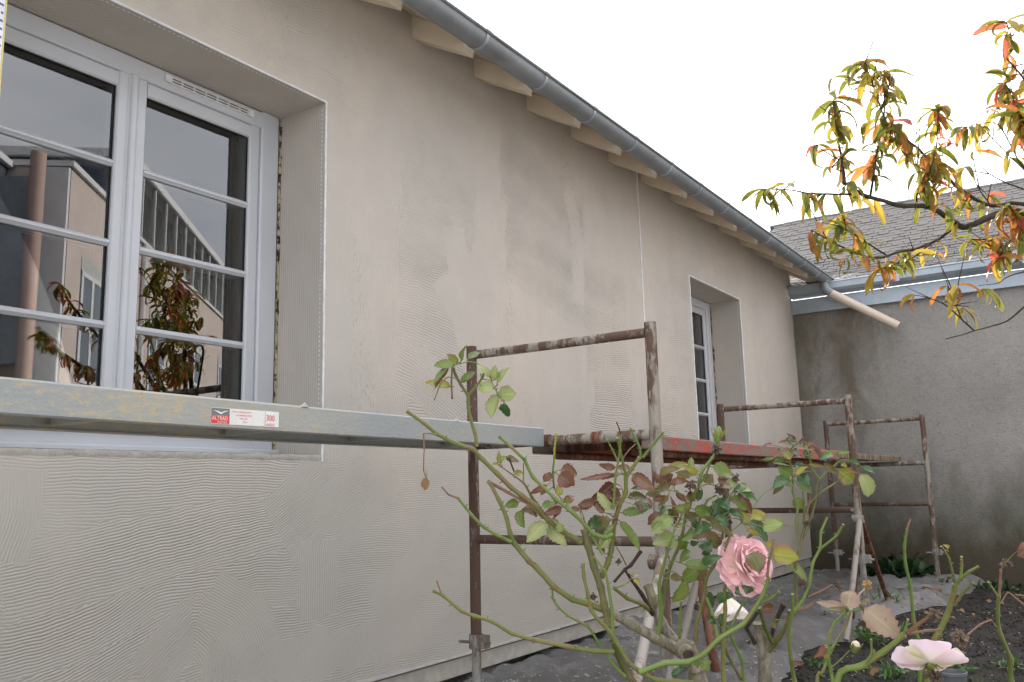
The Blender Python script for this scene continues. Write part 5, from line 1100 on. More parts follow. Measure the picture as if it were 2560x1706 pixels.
# upper right sprays
A([(4, 1560, 490), (4, 1440, 640), (4, 1400, 780), (4, 1400, 830), (4, 1320, 950), (4, 1290, 1060), (4, 1240, 1200), (4, 1200, 1420), (5, 1140, 20)], 38, 42, 1.42, 1.46, 'cane_bright'); A([(4, 1620, 290), (4, 1600, 400), (4, 1560, 490)], 26, 30, 1.42, 1.42, 'cane_bright', thorns=False)
A([(4, 1530, 560), (4, 1480, 700), (4, 1400, 820)], 24, 28, 1.43, 1.43, 'cane_bright'); A([(4, 1720, 880), (4, 1600, 820), (4, 1500, 800), (4, 1400, 840)], 14, 22, 1.42, 1.42, 'leaf_bronze', thorns=False, name='leaf_stalk'); A([(4, 960, 880), (4, 1080, 880), (4, 1200, 920), (4, 1290, 990)], 10, 20, 1.43, 1.43, 'cane_green', thorns=False, name='leaf_stalk')
A([(4, 1590, 940), (4, 1500, 990), (4, 1440, 1110), (4, 1400, 1250)], 26, 28, 1.42, 1.44, 'cane_bright'); A([(4, 1750, 1020), (4, 1730, 1180), (4, 1690, 1300), (4, 1660, 1567)], 22, 34, 1.44, 1.45, 'cane_green'); A([(4, 1900, 1260), (4, 1780, 1360), (4, 1720, 1500), (5, 1690, 40)], 16, 24, 1.42, 1.43, 'cane_bright'); A([(4, 1250, 1020), (4, 1170, 1230), (4, 1120, 1320)], 20, 28, 1.42, 1.42, 'cane_green')
A([(4, 2280, 1440), (4, 2260, 1567), (5, 2220, 160), (5, 2205, 330)], 30, 34, 1.33, 1.34, 'dead_stem', thorns=False)
A([(2, 1530, 0), (2, 1535, 100), (2, 1515, 300), (2, 1530, 470)], 24, 28, 1.42, 1.45, 'cane_bright', thorns=False); A([(1, 1835, 1140), (1, 1815, 1400)], 22, 24, 1.41, 1.42, 'leaf_yellow', thorns=False)
A([(2, 1170, 180), (2, 1170, 400)], 16, 20, 1.46, 1.46, 'cane_green', thorns=False); A([(2, 880, 205), (2, 1050, 320), (2, 1180, 420), (2, 1270, 580), (2, 1400, 800)], 14, 40, 1.44, 1.47, 'cane_olive'); A([(2, 1000, 120), (2, 1060, 280)], 20, 24, 1.44, 1.44, 'twig_dark', thorns=False)
LA = {1: [((640, 330), (430, 345), 100, 'g'), ((720, 290), (745, 150), 65, 'g'), ((800, 270), (935, 195), 90, 'g'), ((680, 320), (580, 230), 80, 'y'), ((570, 360), (420, 590), 80, 'r'), ((560, 380), (400, 560), 70, 'g'), ((600, 600), (330, 545), 90, 'y'), ((725, 550), (860, 430), 80, 'g'), ((1060, 490), (925, 345), 85, 'p'), ((1110, 620), (930, 600), 130, 'p'), ((1120, 510), (1115, 375), 100, 'p'), ((1140, 580), (1225, 390), 105, 'p'), ((1165, 700), (1340, 680), 165, 'p'), ((1150, 690), (1070, 930), 155, 'p'), ((1230, 790), (1265, 940), 110, 'd')],
 2: [((30, 350), (0, 500), 80, 'b'), ((900, 180), (880, 60), 60, 'y'), ((960, 110), (1090, 150), 60, 'o'), ((880, 200), (810, 190), 40, 'y'), ((1060, 300), (1160, 300), 70, 'y'), ((1110, 640), (970, 680), 90, 'g'), ((1140, 740), (1160, 910), 130, 'g'), ((1150, 740), (1270, 740), 60, 'o'), ((1440, 880), (1230, 1080), 150, 'p'), ((1450, 880), (1580, 940), 130, 'p'), ((1610, 260), (1775, 300), 150, 'r'), ((1590, 320), (1740, 430), 160, 'r'), ((1520, 340), (1400, 390), 120, 'r'), ((1450, 440), (1265, 530), 60, 'r'), ((1460, 500), (1360, 550), 40, 'r'), ((1580, 560), (1590, 440), 80, 'y'), ((1390, 690), (1530, 640), 80, 'g'), ((1620, 700), (1440, 770), 90, 'r'), ((1640, 640), (1760, 580), 80, 'r'), ((1830, 700), (1990, 630), 90, 'r'), ((1820, 720), (1700, 740), 60, 'r'), ((1600, 700), (1530, 820), 60, 'r'), ((2200, 850), (2010, 930), 130, 'o'), ((2060, 1140), (2190, 1080), 90, 'p'), ((2120, 1250), (2030, 1180), 90, 'o'), ((1240, 640), (1350, 690), 80, 'r')],
 4: [((440, 690), (60, 740), 60, 'r'), ((420, 610), (240, 580), 70, 'r'), ((390, 800), (180, 960), 170, 'r'), ((370, 1090), (220, 930), 110, 'p'), ((170, 1000), (0, 1050), 90, 'r'), ((280, 1140), (160, 990), 70, 'r'), ((340, 1340), (170, 1290), 130, 'o'), ((470, 1240), (690, 1530), 90, 'g'), ((620, 690), (850, 850), 135, 'r'), ((930, 800), (860, 650), 55, 'r'), ((930, 800), (1080, 700), 130, 'r'), ((1060, 790), (1240, 760), 75, 'r'), ((560, 960), (775, 970), 115, 'o'), ((490, 1140), (780, 1100), 85, 'g'), ((760, 960), (840, 1060), 75, 'r'), ((860, 990), (1010, 950), 60, 'r'), ((1130, 900), (1240, 1000), 60, 'r'), ((780, 920), (960, 880), 90, 'o'),
  ((1020, 660), (1220, 560), 100, 'y'), ((1140, 720), (1290, 700), 70, 'y'), ((1380, 680), (1240, 600), 80, 'y'), ((1300, 600), (1310, 500), 60, 'g'), ((1560, 600), (1780, 690), 150, 'g'), ((1460, 700), (1570, 780), 75, 'r'), ((1640, 800), (1720, 700), 80, 'r'), ((1700, 800), (1830, 780), 90, 'p'), ((1780, 850), (2000, 860), 90, 'p'), ((1850, 880), (2065, 985), 105, 'd'), ((1860, 910), (2020, 1140), 75, 'r'), ((1760, 960), (1900, 1050), 120, 'g'), ((1440, 880), (1370, 980), 110, 'd'), ((1560, 1010), (1700, 1130), 160, 'd'), ((1340, 1100), (1540, 1130), 120, 'g'), ((1140, 1060), (1230, 1140), 95, 'g'), ((1030, 1100), (1080, 1170), 60, 'g'),
  ((1090, 1190), (860, 1300), 150, 'p'), ((980, 1170), (810, 1250), 120, 'r'), ((1240, 1190), (1440, 1190), 95, 'o'), ((1470, 1170), (1600, 1230), 75, 'o'), ((1110, 1270), (1100, 1000), 65, 'r'), ((1140, 1460), (900, 1490), 195, 'p'), ((1500, 1280), (1340, 1420), 175, 'o'), ((1540, 1280), (1780, 1390), 95, 'o'), ((1520, 1350), (1620, 1560), 115, 'o'), ((1160, 1420), (1220, 1560), 105, 'g'), ((1300, 1500), (1390, 1490), 60, 'd'), ((1430, 1480), (1530, 1567), 125, 'd'), ((1830, 1160), (2010, 1270), 95, 'y'), ((2000, 1180), (2170, 1210), 80, 'y'), ((2000, 1230), (2190, 1440), 135, 'd'), ((2150, 1310), (2350, 1270), 125, 'p'), ((1980, 1330), (2100, 1400), 55, 'y'), ((1690, 1470), (1850, 1450), 85, 'o'), ((2180, 1480), (2270, 1530), 65, 'y'), ((1620, 1180), (1720, 1280), 110, 'd'), ((1300, 1240), (1400, 1300), 90, 'd'), ((1600, 1050), (1560, 1200), 100, 'd'), ((1750, 1130), (1900, 1180), 90, 'd'), ((1330, 1330), (1230, 1450), 95, 'g'), ((1850, 1010), (1960, 1090), 80, 'g')],
 5: [((1300, 30), (1190, 140), 105, 'g'), ((1230, 180), (1490, 200), 100, 'g'), ((1390, 230), (1210, 370), 135, 'g'), ((1060, 350), (1200, 330), 80, 'o'), ((1220, 360), (1120, 630), 145, 'g'), ((1440, 170), (1610, 90), 90, 'd'), ((1800, 500), (2030, 470), 85, 'd'), ((1620, 600), (1780, 540), 115, 'd'), ((1620, 800), (1700, 870), 115, 'd'), ((1440, 1300), (1500, 1420), 115, 'g'), ((1080, 1500), (1220, 1400), 75, 'd'), ((620, 320), (690, 300), 60, 'y'), ((640, 350), (700, 410), 50, 'y'), ((1500, 500), (1560, 680), 70, 'd'), ((1430, 60), (1530, 20), 70, 'd')]}
for c in (2, 4, 5):
    for b, t, w_, kd in list(LA[c]):
        if random.random() < (0.55 if c == 4 else 0.3):
            dx, dy = random.uniform(-110, 110), random.uniform(-90, 110); fx = random.choice((-1, 1)); k_ = random.uniform(.6, .95)
            if c == 4 and b[0] + dx < 150: continue
            LA[c].append(((b[0] + dx, b[1] + dy), (b[0] + dx + fx * (t[0] - b[0]) * k_, b[1] + dy + (t[1] - b[1]) * k_ + 30), w_ * k_, random.choice((kd, kd, 'g', 'd', 'o'))))
for c, ll in LA.items():
    for b, t, w_, kd in ll: rleaf(RA, c, b, t, w_, kd, {1: 1.355, 2: 1.44, 4: 1.43, 5: 1.43}[c] + random.uniform(-.03, .03))
pb = U(*SP(5, 1950, 190), 1.42)
bl = bloom(RA, pb, BACK * 0.72 + RIGHT * 0.42 + UP * 0.35, 0.036, [(4, 0.05, 0.85, 0.9, 1.6, 0.0), (5, 0.25, 0.95, 1.1, 1.4, 0.0), (6, 0.48, 1.05, 1.3, 1.15, 0.1), (6, 0.76, 1.15, 1.5, 0.95, 0.15), (7, 1.05, 1.22, 1.6, 0.8, 0.2), (7, 1.38, 1.25, 1.7, 0.65, 0.35)], ['petal_pink'], 'full pink rose bloom', 0.16)
sepals(RA, np.array(pb) - np.array(BACK * 0.72 + RIGHT * .42 + UP * .35) * 0.012, BACK * 0.72 + RIGHT * .42 + UP * .35, 0.014)
rleaf(RA, 5, (1990, 60), (2110, 235), 215, 'o', 1.345, 0.1); rleaf(RA, 7, (330, 60), (610, 95), 200, 'y', 1.36, 0.1)
p3 = U(*SP(5, 1740, 560), 1.62); bloom(RA, p3, Vector((0.25, -0.35, -1)), 0.033, [(4, 0.05, 1.2, 1.0, 1.2, 0.1), (5, 0.30, 1.45, 1.2, .9, .2)], ['petal_blush'], 'faded white and pink bloom hanging under the pink one')
A([(5, 1760, 470), (5, 1740, 560)], 22, 22, 1.62, 1.62, 'cane_bright', thorns=False)
bud(RA, 4, 1625, 215, 115, 190, 1.42, UP + RIGHT * 0.15)
for c, x, y, s_, d in ((4, 1590, 390, 190, 1.41), (4, 1830, 740, 140, 1.43), (4, 1650, 880, 190, 1.40), (4, 1310, 800, 180, 1.42), (4, 1290, 900, 110, 1.42), (4, 1770, 1250, 70, 1.42), (5, 450, 150, 90, 1.46), (5, 1370, 680, 110, 1.5), (3, 1990, 560, 120, 1.47)): deadhead(RA, c, x, y, s_, d)

DB = 1.85
gb = U(*SP(7, 260, 1567), DB); gb = np.array([gb[0], gb[1], 0.0])
RB = thing('rose_bush', tuple(gb), 'rose bush right of the pink bloom with tall leafy stems before the middle frame', 'rose bush', 'rose bushes')
B = lambda *a, **k: cane(RB, *a, **k)
B([(7, 170, 870), (7, 200, 1050), (7, 240, 1200), (7, 260, 1567)], 130, 175, DB, DB, 'rose_bark', ground=gb, thorns=False, name='trunk')
B([(7, 540, 720), (7, 500, 900), (7, 420, 1030), (7, 290, 1200)], 46, 66, 1.8, 1.84, 'cane_olive'); B([(7, 470, 650), (7, 370, 850), (7, 310, 1080)], 64, 50, 1.82, 1.84, 'twig_dark', thorns=False); B([(7, 160, 740), (7, 60, 880), (7, 30, 930), (7, 130, 1110)], 40, 50, 1.80, 1.83, 'twig_dark', thorns=False)
B([(7, 180, 690), (7, 250, 930), (7, 330, 1090)], 44, 56, 1.80, 1.83, 'cane_green'); B([(7, 570, 530), (7, 570, 740), (7, 525, 1000), (7, 560, 1350), (7, 600, 1580)], 36, 52, 1.74, 1.78, 'cane_bright', ground=gb + np.array([0.1, 0.0, 0]))
B([(6, 980, 1190), (6, 905, 1370), (6, 895, 1560), (7, 810, 160), (7, 770, 400), (7, 700, 590), (7, 585, 745)], 30, 44, 1.76, 1.76, 'cane_bright'); B([(6, 1170, 1275), (6, 1090, 1410), (6, 910, 1555)], 30, 32, 1.74, 1.76, 'cane_bright')
B([(7, 1040, 425), (7, 900, 500), (7, 750, 565)], 26, 30, 1.76, 1.76, 'leaf_red', thorns=False); B([(7, 820, 640), (7, 730, 690), (7, 600, 735)], 36, 40, 1.77, 1.77, 'dead_stem', thorns=False)
B([(6, 890, 740), (6, 850, 830), (6, 840, 1000), (6, 790, 1190), (6, 700, 1360), (6, 650, 1567), (7, 600, 250), (7, 620, 650), (7, 590, 760)], 26, 44, 1.80, 1.80, 'cane_olive'); B([(6, 1100, 555), (6, 1000, 640), (6, 890, 745)], 20, 24, 1.79, 1.80, 'cane_bright'); B([(6, 770, 470), (6, 800, 620), (6, 890, 745)], 18, 22, 1.79, 1.80, 'cane_bright')
B([(6, 1080, 790), (6, 920, 890), (6, 850, 950), (6, 720, 1100), (6, 700, 1350)], 28, 28, 1.78, 1.80, 'leaf_bronze', thorns=False); B([(6, 575, 780), (6, 575, 900), (6, 630, 1080), (6, 615, 1260), (6, 645, 1470)], 24, 34, 1.80, 1.80, 'cane_bright'); B([(6, 690, 880), (6, 710, 1080), (6, 690, 1250)], 22, 26, 1.81, 1.8, 'cane_bright'); B([(6, 780, 1280), (6, 680, 1480)], 16, 20, 1.79, 1.8, 'cane_bright', thorns=False); B([(6, 600, 690), (6, 740, 790), (6, 795, 880), (6, 750, 1080), (6, 740, 1210)], 18, 20, 1.79, 1.79, 'dead_stem', thorns=False)
B([(6, 810, 655), (6, 720, 655), (6, 600, 720), (6, 480, 790)], 10, 14, 1.78, 1.77, 'cane_green', thorns=False, name='leaf_stalk'); B([(6, 640, 320), (6, 560, 380), (6, 530, 480), (6, 560, 620), (6, 575, 780)], 12, 22, 1.79, 1.8, 'cane_bright', thorns=False)
LB = {6: [((560, 700), (420, 620), 130, 'g'), ((520, 720), (360, 830), 115, 'd'), ((600, 690), (730, 600), 65, 'y'), ((480, 790), (350, 910), 55, 'o'), ((560, 500), (460, 440), 80, 'y'), ((550, 440), (630, 400), 65, 'd'), ((600, 300), (520, 220), 55, 'r'), ((640, 320), (700, 250), 60, 'r'), ((550, 330), (440, 300), 55, 'r'), ((580, 290), (500, 270), 50, 'd'), ((345, 350), (250, 340), 42, 'r'), ((780, 340), (890, 460), 80, 'r'), ((720, 330), (850, 350), 50, 'r'), ((700, 370), (770, 410), 60, 'y'), ((740, 400), (740, 490), 75, 'd'), ((880, 510), (1040, 450), 90, 'd'), ((960, 430), (1040, 420), 34, 'g'), ((1100, 430), (1230, 430), 42, 'g'), ((1220, 520), (1365, 560), 52, 'd'), ((1390, 600), (1540, 670), 60, 'd'), ((1370, 680), (1490, 940), 150, 'p'), ((1100, 640), (1280, 770), 170, 'y'), ((940, 560), (1100, 680), 65, 'o'), ((760, 570), (930, 590), 42, 'o'), ((640, 710), (770, 800), 115, 'd'), ((500, 820), (560, 780), 75, 'g'), ((640, 820), (780, 890), 75, 'g'), ((600, 960), (680, 1090), 100, 'g'), ((330, 550), (520, 580), 32, 'g'), ((220, 520), (350, 495), 34, 'g'), ((350, 495), (480, 530), 40, 'd'), ((590, 590), (700, 570), 75, 'd'), ((60, 1150), (250, 1160), 85, 'y'), ((230, 1310), (470, 1260), 125, 'p'), ((40, 1350), (170, 1370), 60, 'y'), ((430, 400), (390, 410), 36, 'd'), ((1150, 560), (1200, 590), 50, 'y'), ((680, 480), (590, 470), 50, 'r')],
 7: [((540, 150), (740, 380), 115, 'g'), ((200, 720), (350, 680), 95, 'r'), ((310, 850), (390, 880), 100, 'o'), ((580, 1320), (700, 1350), 50, 'r')]}
for c, ll in LB.items():
    for b, t, w_, kd in ll: rleaf(RB, c, b, t, w_, kd, 1.78 + random.uniform(-.03, .03))
for c, x, y, s_, d in ((7, 690, 420, 150, 1.76), (7, 1110, 440, 140, 1.75), (6, 740, 1270, 110, 1.78), (6, 1110, 790, 70, 1.77), (7, 60, 1100, 80, 1.82)): deadhead(RB, c, x, y, s_, d)

gc = U(*SP(7, 1060, 1620), 1.30); gc = np.array([gc[0] + .02, gc[1], 0.0])
RC = thing('rose_bush', tuple(gc), 'front rose stems with a pale bloom seen from below at the lower right', 'rose bush', 'rose bushes')
Cc = lambda *a, **k: cane(RC, *a, **k)
Cc([(7, 1885, 1005), (7, 1650, 1200), (7, 1400, 1370), (7, 1080, 1570)], 66, 84, 1.22, 1.28, 'cane_bright', ground=gc + np.array([0.02, 0, 0])); Cc([(7, 1930, 825), (7, 1900, 940), (7, 1875, 1010)], 30, 36, 1.21, 1.22, 'cane_bright'); Cc([(7, 2185, 790), (7, 2060, 880), (7, 1920, 985)], 42, 44, 1.20, 1.22, 'leaf_red', thorns=False, name='stem'); Cc([(7, 2330, 950), (7, 2150, 960), (7, 1950, 995)], 28, 34, 1.20, 1.22, 'leaf_red', thorns=False, name='stem')
Cc([(7, 1500, 730), (7, 1380, 712), (7, 1200, 740), (7, 1080, 850), (7, 1005, 1000), (7, 990, 1300), (7, 1050, 1580)], 16, 46, 1.26, 1.28, 'cane_bright', ground=gc); Cc([(7, 1255, 740), (7, 1200, 900), (7, 1030, 1180), (7, 930, 1440), (7, 860, 1600)], 28, 42, 1.32, 1.34, 'cane_bright', ground=gc + np.array([-0.03, 0.03, 0])); Cc([(7, 1245, 1190), (7, 1130, 1310), (7, 1020, 1400)], 16, 18, 1.30, 1.30, 'cane_green', thorns=False); Cc([(7, 1495, 1060), (7, 1500, 1230), (7, 1430, 1340)], 26, 32, 1.24, 1.25, 'cane_bright', thorns=False)
Cc([(7, 1420, 470), (7, 1350, 540), (7, 1360, 660), (7, 1390, 780), (7, 1400, 830)], 22, 26, 1.30, 1.29, 'leaf_mauve', thorns=False, name='stem')
for b, t, w_, kd in (((1190, 690), (890, 630), 90, 'm'), ((1210, 690), (1250, 510), 180, 'm'), ((1190, 720), (1035, 690), 42, 'o'), ((1420, 700), (1795, 1000), 255, 'm'), ((1370, 650), (1470, 590), 45, 'o'), ((960, 1150), (850, 1260), 80, 'r'), ((970, 1170), (930, 1130), 70, 'y'), ((980, 1220), (950, 1290), 50, 'y'), ((1500, 1250), (1530, 1180), 40, 'y'), ((1500, 1400), (1560, 1470), 90, 'b')): rleaf(RC, 7, b, t, w_, kd, 1.255, 0.2)
bud(RC, 7, 1308, 1150, 115, 130, 1.30, UP * 0.9 + RIGHT * 0.2, 'petal_pink')
pc = U(*SP(8, 640, 1390), 1.22); axc = Vector(-BACK * 0.62 + UP * 0.70 + RIGHT * 0.12)
bloom(RC, pc, axc, 0.040, [(3, 0.75, 1.05, 1.15, 0.8, 0.1), (5, 1.15, 1.22, 1.35, 0.6, 0.3)], ['petal_cream', 'petal_mauve'], 'pale pink and cream bloom seen from behind', 0.34)
sepals(RC, pc, axc, 0.015)
Cc([(8, 640, 1400), (8, 620, 1500), (8, 600, 1620)], 44, 46, 1.215, 1.24, 'cane_green', ground=gc + np.array([0.12, 0.02, 0]))
for c, x, y, s_, d, mt in ((7, 1450, 420, 170, 1.31, 'tan_petal'), (7, 1410, 880, 150, 1.29, 'dead_petal'), (8, 680, 920, 200, 1.20, 'dead_petal'), (8, 920, 1140, 240, 1.20, 'dead_petal'), (8, 690, 1520, 200, 1.19, 'dead_petal')): deadhead(RC, c, x, y, s_, d, mt, 22)

gd = U(*SP(8, 690, 1150), 1.75); gd = np.array([gd[0] - .05, gd[1], 0.0])
RD = thing('rose_bush', tuple(gd), 'bare pruned green rose stems before the dark soil at the right edge', 'rose bush', 'rose bushes')
Dd = lambda *a, **k: cane(RD, *a, **k)
Dd([(8, 880, 620), (8, 860, 730), (8, 800, 930), (8, 690, 1150), (8, 600, 1330)], 50, 66, 1.72, 1.75, 'cane_green', ground=gd); Dd([(8, 1110, 450), (8, 1020, 500), (8, 940, 560), (8, 880, 630)], 30, 36, 1.70, 1.72, 'cane_green'); Dd([(8, 940, 355), (8, 945, 440), (8, 935, 555)], 24, 28, 1.70, 1.71, 'cane_bright'); Dd([(8, 745, 255), (8, 820, 375), (8, 880, 610)], 22, 28, 1.71, 1.72, 'cane_green'); Dd([(8, 1050, 605), (8, 960, 700), (8, 870, 825)], 32, 34, 1.71, 1.73, 'cane_green')
Dd([(8, 450, -10), (8, 415, 90)], 18, 20, 1.69, 1.69, 'dead_stem', thorns=False); Dd([(8, 415, 90), (8, 390, 250), (8, 400, 430), (8, 450, 650), (8, 480, 980), (8, 525, 1170), (8, 540, 1300)], 26, 42, 1.69, 1.73, 'cane_bright', ground=gd + np.array([-0.06, 0.02, 0]))
Dd([(8, 1300, 735), (8, 1290, 900), (8, 1300, 1060), (8, 1420, 1350), (8, 1430, 1600)], 38, 52, 1.6, 1.62, 'cane_green', ground=gd + np.array([0.28, -0.05, 0])); Dd([(8, 1200, 600), (8, 1230, 650), (8, 1300, 740)], 18, 24, 1.59, 1.6, 'cane_bright'); Dd([(8, 1320, 480), (8, 1315, 600), (8, 1305, 735)], 24, 28, 1.59, 1.6, 'dead_stem', thorns=False); Dd([(8, 1000, 1110), (8, 1120, 1010), (8, 1225, 968), (8, 1275, 1035)], 18, 20, 1.57, 1.6, 'dead_stem', thorns=False); Dd([(8, 1560, 830), (8, 1470, 760), (8, 1390, 700), (8, 1320, 810)], 20, 14, 1.56, 1.58, 'dead_stem', thorns=False); Dd([(8, 1570, 735), (8, 1460, 725)], 14, 16, 1.56, 1.57, 'leaf_red', thorns=False)
rleaf(RD, 8, (800, 300), (815, 250), 50, 'y', 1.7); rleaf(RD, 8, (1580, 260), (1510, 340), 120, 'r', 1.55, 0.1)
deadhead(RD, 8, 1370, 425, 130, 1.59)

# ------------------------------------------------------------------ ground cover, edging and odds and ends
def tuft(name, label, cat, loc, n, hgt, wid, mat, group=None, lean=0.6, shape='lance', droop=0.9):
    T = thing(name, loc, label, cat, group); m = MB(); m.uv = []
    shapes = [leaf_mesh('x', mat, 1, wid / hgt, 0.3, droop * f, 6, 0.1, shape, 0.3, i) for i, f in enumerate((0.5, 1, 1.4))]
    for k in range(n):
        az = random.uniform(0, 6.28); el_ = random.uniform(0.3, 1.45); d = Vector((math.cos(az) * math.cos(el_), math.sin(az) * math.cos(el_), math.sin(el_))); sc = hgt * random.uniform(0.5, 1.1)
        p = Vector(loc) + Vector((random.gauss(0, lean * hgt * .5), random.gauss(0, lean * hgt * .5), random.uniform(0, hgt * 0.5 if shape != 'lance' else 0.0))); me = shapes[k % 3]; mm = basis(d, Vector((0, 0, 1)) + Vector((random.gauss(0, .4), random.gauss(0, .4), 0)), p) @ Matrix.Scale(sc, 4)
        m.add([mm @ v.co for v in me.vertices], [tuple(q.vertices) for q in me.polygons]); m.uv += [(0.3, 0.5)] * len(me.vertices)
    tag(m.build('foliage', mat, T, True), kind='stuff')
    st = MB()
    for k in range(max(3, n // 12)): a = random.uniform(0, 6.28); st.tube([Vector(loc), Vector(loc) + Vector((math.cos(a) * hgt * .2, math.sin(a) * hgt * .2, hgt * .5)), Vector(loc) + Vector((math.cos(a) * hgt * .45, math.sin(a) * hgt * .45, hgt * .8))], [0.0016, 0.0013, 0.0006], 5)
    st.build('stem', 'cane_bright' if mat == 'weed' else 'ivy', T, True); return T
for i, (x, y, n, h, lb) in enumerate(((2040, 1330, 130, 0.17, 'left'), (2090, 1325, 150, 0.20, 'right'))):
    p = onZ(x, y, 0.02); p[1] = min(p[1], 8.75); tuft('ivy_plant', 'dark leafy plant at the foot of the stained wall, %s of the pair' % lb, 'plant', (p[0], 8.72, 0.0), n, h, h * 0.6, 'ivy', 'dark plants by the far wall', 0.9, 'ovate')
for i, (x, y, lb) in enumerate(((2180, 1348, 'right of the farthest frame'), (2290, 1352, 'near the right edge'))):
    p = onZ(x, y, 0.0); tuft('weed_plant', 'low dark weeds under the stained wall %s' % lb, 'plant', (p[0], min(p[1], 8.7), 0.0), 70, 0.09, 0.03, 'ivy', 'weeds under the far wall', 1.6)
# bright weeds among the roses and along the plinth
for x, y, dep, n, h, lb in ((2010, 1480, 3.9, 60, 0.13, 'beside the big brown rose leaf'), (2035, 1400, 3.6, 26, 0.16, 'behind the tall bare rose stem'), (1640, 1550, 4.0, 30, 0.08, 'at the trunk of the leafy rose'), (2050, 1555, 3.7, 40, 0.07, 'below the pink bud'), (2210, 1545, 3.9, 30, 0.06, 'left of the pale bloom'), (2325, 1540, 4.2, 34, 0.06, 'in the lower right corner'), (1880, 1530, 4.3, 24, 0.05, 'on the soil by the sheet edge')):
    p = onZ(x, y, 0.0); tuft('weed_plant', 'bright green weed %s' % lb, 'plant', (p[0], p[1], soil_z(p[0], p[1])), n, h, 0.016, 'weed', 'green weeds in the soil', 0.9, 'ovate')
for k, (x, y, lb) in enumerate(((1215, 1535, 'nearest the camera'), (1260, 1528, 'just past the near post'), (1360, 1492, 'middle of the row'), (1400, 1480, 'behind the low rose cane'), (1530, 1445, 'farthest along'))):
    p = onX(x, y, -0.085); tuft('weed_plant', 'tiny green weed at the plinth foot, %s' % lb, 'plant', (-0.082, p[1], 0.07), 26, 0.045, 0.022, 'weed', 'weeds along the plinth', 1.2, 'ovate')
# brick edging
for k, (x0, x1, lb) in enumerate(((2085, 2125, 'left'), (2128, 2168, 'right'))):
    a = onZ(x0, 1372, 0.0); b = onZ(x1, 1370, 0.0); m = MB(); d = Vector(b - a); d.z = 0; d.normalize(); n_ = Vector((-d.y, d.x, 0)); L_ = (b - a); L_ = math.hypot(L_[0], L_[1]) - 0.01
    m.add([Vector(a) + d * u + n_ * v + Vector((0, 0, z)) for z in (-0.02, 0.055) for u, v in ((0, 0), (L_, 0), (L_, 0.10), (0, 0.10))] , [(0, 3, 2, 1), (4, 5, 6, 7), (0, 1, 5, 4), (1, 2, 6, 5), (2, 3, 7, 6), (3, 0, 4, 7)])
    o = m.build('edging_brick', 'brick_clay', None); bv = o.modifiers.new('b', 'BEVEL'); bv.width = 0.006; bv.segments = 2; tag(o, 'weathered red edging brick on the soil before the far wall, %s one' % lb, 'brick', 'edging bricks')
# grey pot rim
pp_ = onZ(2188, 1556, 0.02); m = MB(); seg = 28
for r_, z in ((0.058, 0.0), (0.062, 0.03), (0.066, 0.032), (0.066, 0.045), (0.060, 0.046), (0.056, 0.02)): m.v += [(pp_[0] + r_ * math.cos(2 * PI * k / seg), pp_[1] + r_ * math.sin(2 * PI * k / seg), z) for k in range(seg)]
m.f = [(j * seg + k, j * seg + (k + 1) % seg, (j + 1) * seg + (k + 1) % seg, (j + 1) * seg + k) for j in range(5) for k in range(seg)]
tag(m.build('plant_pot', 'plastic_grey', None, True), 'grey plastic pot rim sunk in the soil below the pale bloom', 'pot')
# clods, plaster crumbs and straw: scattered
def scatter(name, label, cat, mat, n, region, smin, smax, flat=0.7):
    m = MB()
    for k in range(n):
        x, y = region(); z = (sheet_z(x, y) if x < sheet_edge(y) else soil_z(x, y)); s = random.uniform(smin, smax); ax_ = [random.uniform(.6, 1.3) * s for _ in range(2)] + [s * flat]
        R_ = Matrix.Rotation(random.uniform(0, 6.28), 3, 'Z'); base = [(1, 0, 0), (0, 1, 0), (-1, 0, 0), (0, -1, 0), (0, 0, 1), (0, 0, -.5), (.6, .6, .4), (-.6, .5, .5)]
        vs = [R_ @ Vector((b[0] * ax_[0] * random.uniform(.8, 1.2), b[1] * ax_[1] * random.uniform(.8, 1.2), b[2] * ax_[2])) + Vector((x, y, z + s * .2)) for b in base]
        m.add(vs, [(0, 6, 4), (6, 1, 4), (1, 7, 4), (7, 2, 4), (2, 3, 4), (3, 0, 4), (0, 1, 6), (1, 2, 7), (1, 0, 5), (2, 1, 5), (3, 2, 5), (0, 3, 5)])
    return tag(m.build(name, mat, None), label, cat, kind='stuff')
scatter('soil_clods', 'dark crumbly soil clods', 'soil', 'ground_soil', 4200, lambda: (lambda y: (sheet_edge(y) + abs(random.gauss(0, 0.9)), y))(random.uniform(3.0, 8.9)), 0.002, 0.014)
scatter('plaster_crumbs', 'pale plaster crumbs fallen on the sheet', 'rubble', 'mortar', 1500, lambda: (lambda c: (min(1.3, abs(random.gauss(c[0], .16))), min(8.7, max(2.3, random.gauss(c[1], .3)))))(random.choice(((.2, 3.2), (.5, 3.9), (.15, 4.6), (.9, 4.2), (.4, 5.6), (.2, 6.8), (.8, 6.4), (.5, 8.0)))), 0.0015, 0.011, 0.5)
simple('grit', (0.30, 0.29, 0.27), 0.9)
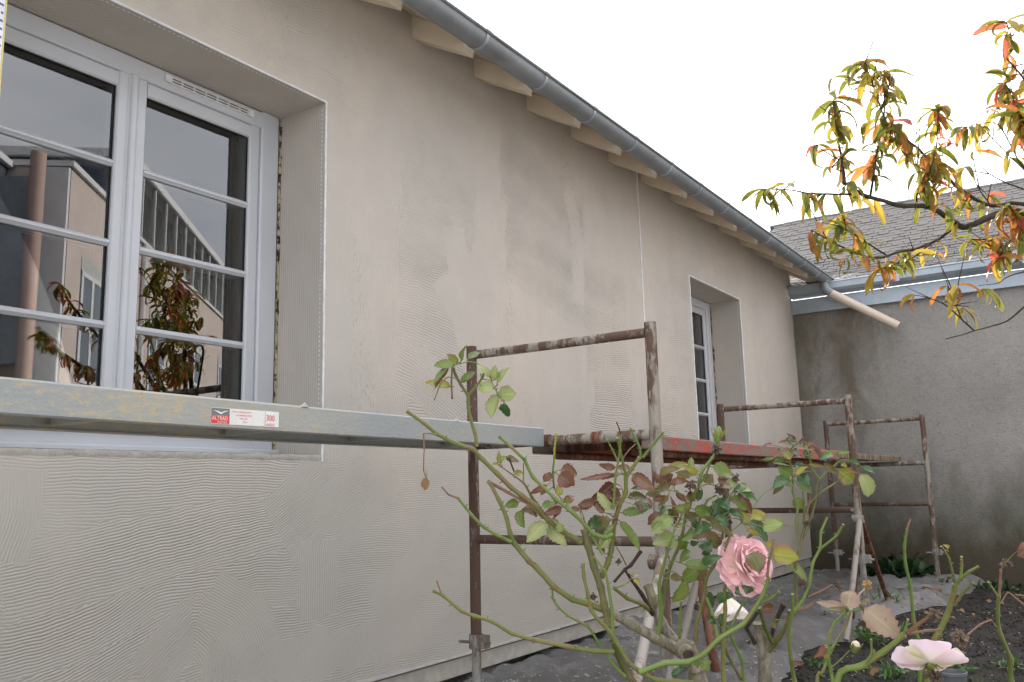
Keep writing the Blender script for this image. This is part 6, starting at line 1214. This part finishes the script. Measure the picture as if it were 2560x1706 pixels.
scatter('grit', 'pale grit strewn over the dark soil', 'grit', 'grit', 700, lambda: (random.uniform(1.2, 2.6), random.gauss(5.2, 1.2)), 0.002, 0.007, 0.6)
b_ = NB('grass_blade'); pos = b_.wpos(); cc = b_.mix(b_.noise(pos, 6, 2), (0.03, 0.06, 0.012), (0.08, 0.12, 0.03)); b_.done(b_.pbsdf(cc, 0.6))
gm = MB()
for k in range(5200):
    cx, cy = random.choice(((1.9, 3.9), (1.6, 4.5), (2.0, 4.6), (1.5, 3.7), (2.2, 3.6), (2.3, 8.3), (1.8, 8.5))); x, y = random.gauss(cx, .28), random.gauss(cy, .30)
    if x < sheet_edge(y) + 0.02 or y > 8.9: continue
    z = soil_z(x, y); a = random.uniform(0, 6.28); h = random.uniform(0.008, 0.034); w_ = 0.0016; dx, dy = math.cos(a), math.sin(a)
    gm.add([(x - dy * w_, y + dx * w_, z), (x + dy * w_, y - dx * w_, z), (x + dx * h * .7, y + dy * h * .7, z + h)], [(0, 1, 2)])
tag(gm.build('grass', 'grass_blade', None), 'short sparse grass and moss on the soil', 'grass', kind='stuff')

# dead leaves blown onto the soil and sheet
lm_ = MB(); lm_.uv = []; shp = [leaf_mesh('x', 'leaf_dry', 0.05 * f, 0.026 * f, 0.4, 1.2, 6, 0.1, 'ovate', 0.8, i) for i, f in enumerate((1, .7, 1.25))]
for k in range(170):
    y = random.uniform(3.2, 8.7); x = random.uniform(0.3, 2.6); z = (sheet_z(x, y) if x < sheet_edge(y) else soil_z(x, y)) + 0.008; me = shp[k % 3]
    if x < 1.1 and random.random() < 0.6: continue
    mm = basis(Vector((random.gauss(0, 1), random.gauss(0, 1), 0.15)), Vector((random.gauss(0, .5), random.gauss(0, .5), 1)), Vector((x, y, z))); lm_.add([mm @ v.co for v in me.vertices], [tuple(q.vertices) for q in me.polygons]); lm_.uv += [(0.3, 0.5)] * len(me.vertices)
tag(lm_.build('leaf_litter', 'leaf_dry', None, True), 'dry brown leaves strewn on the soil', 'leaves', kind='stuff')
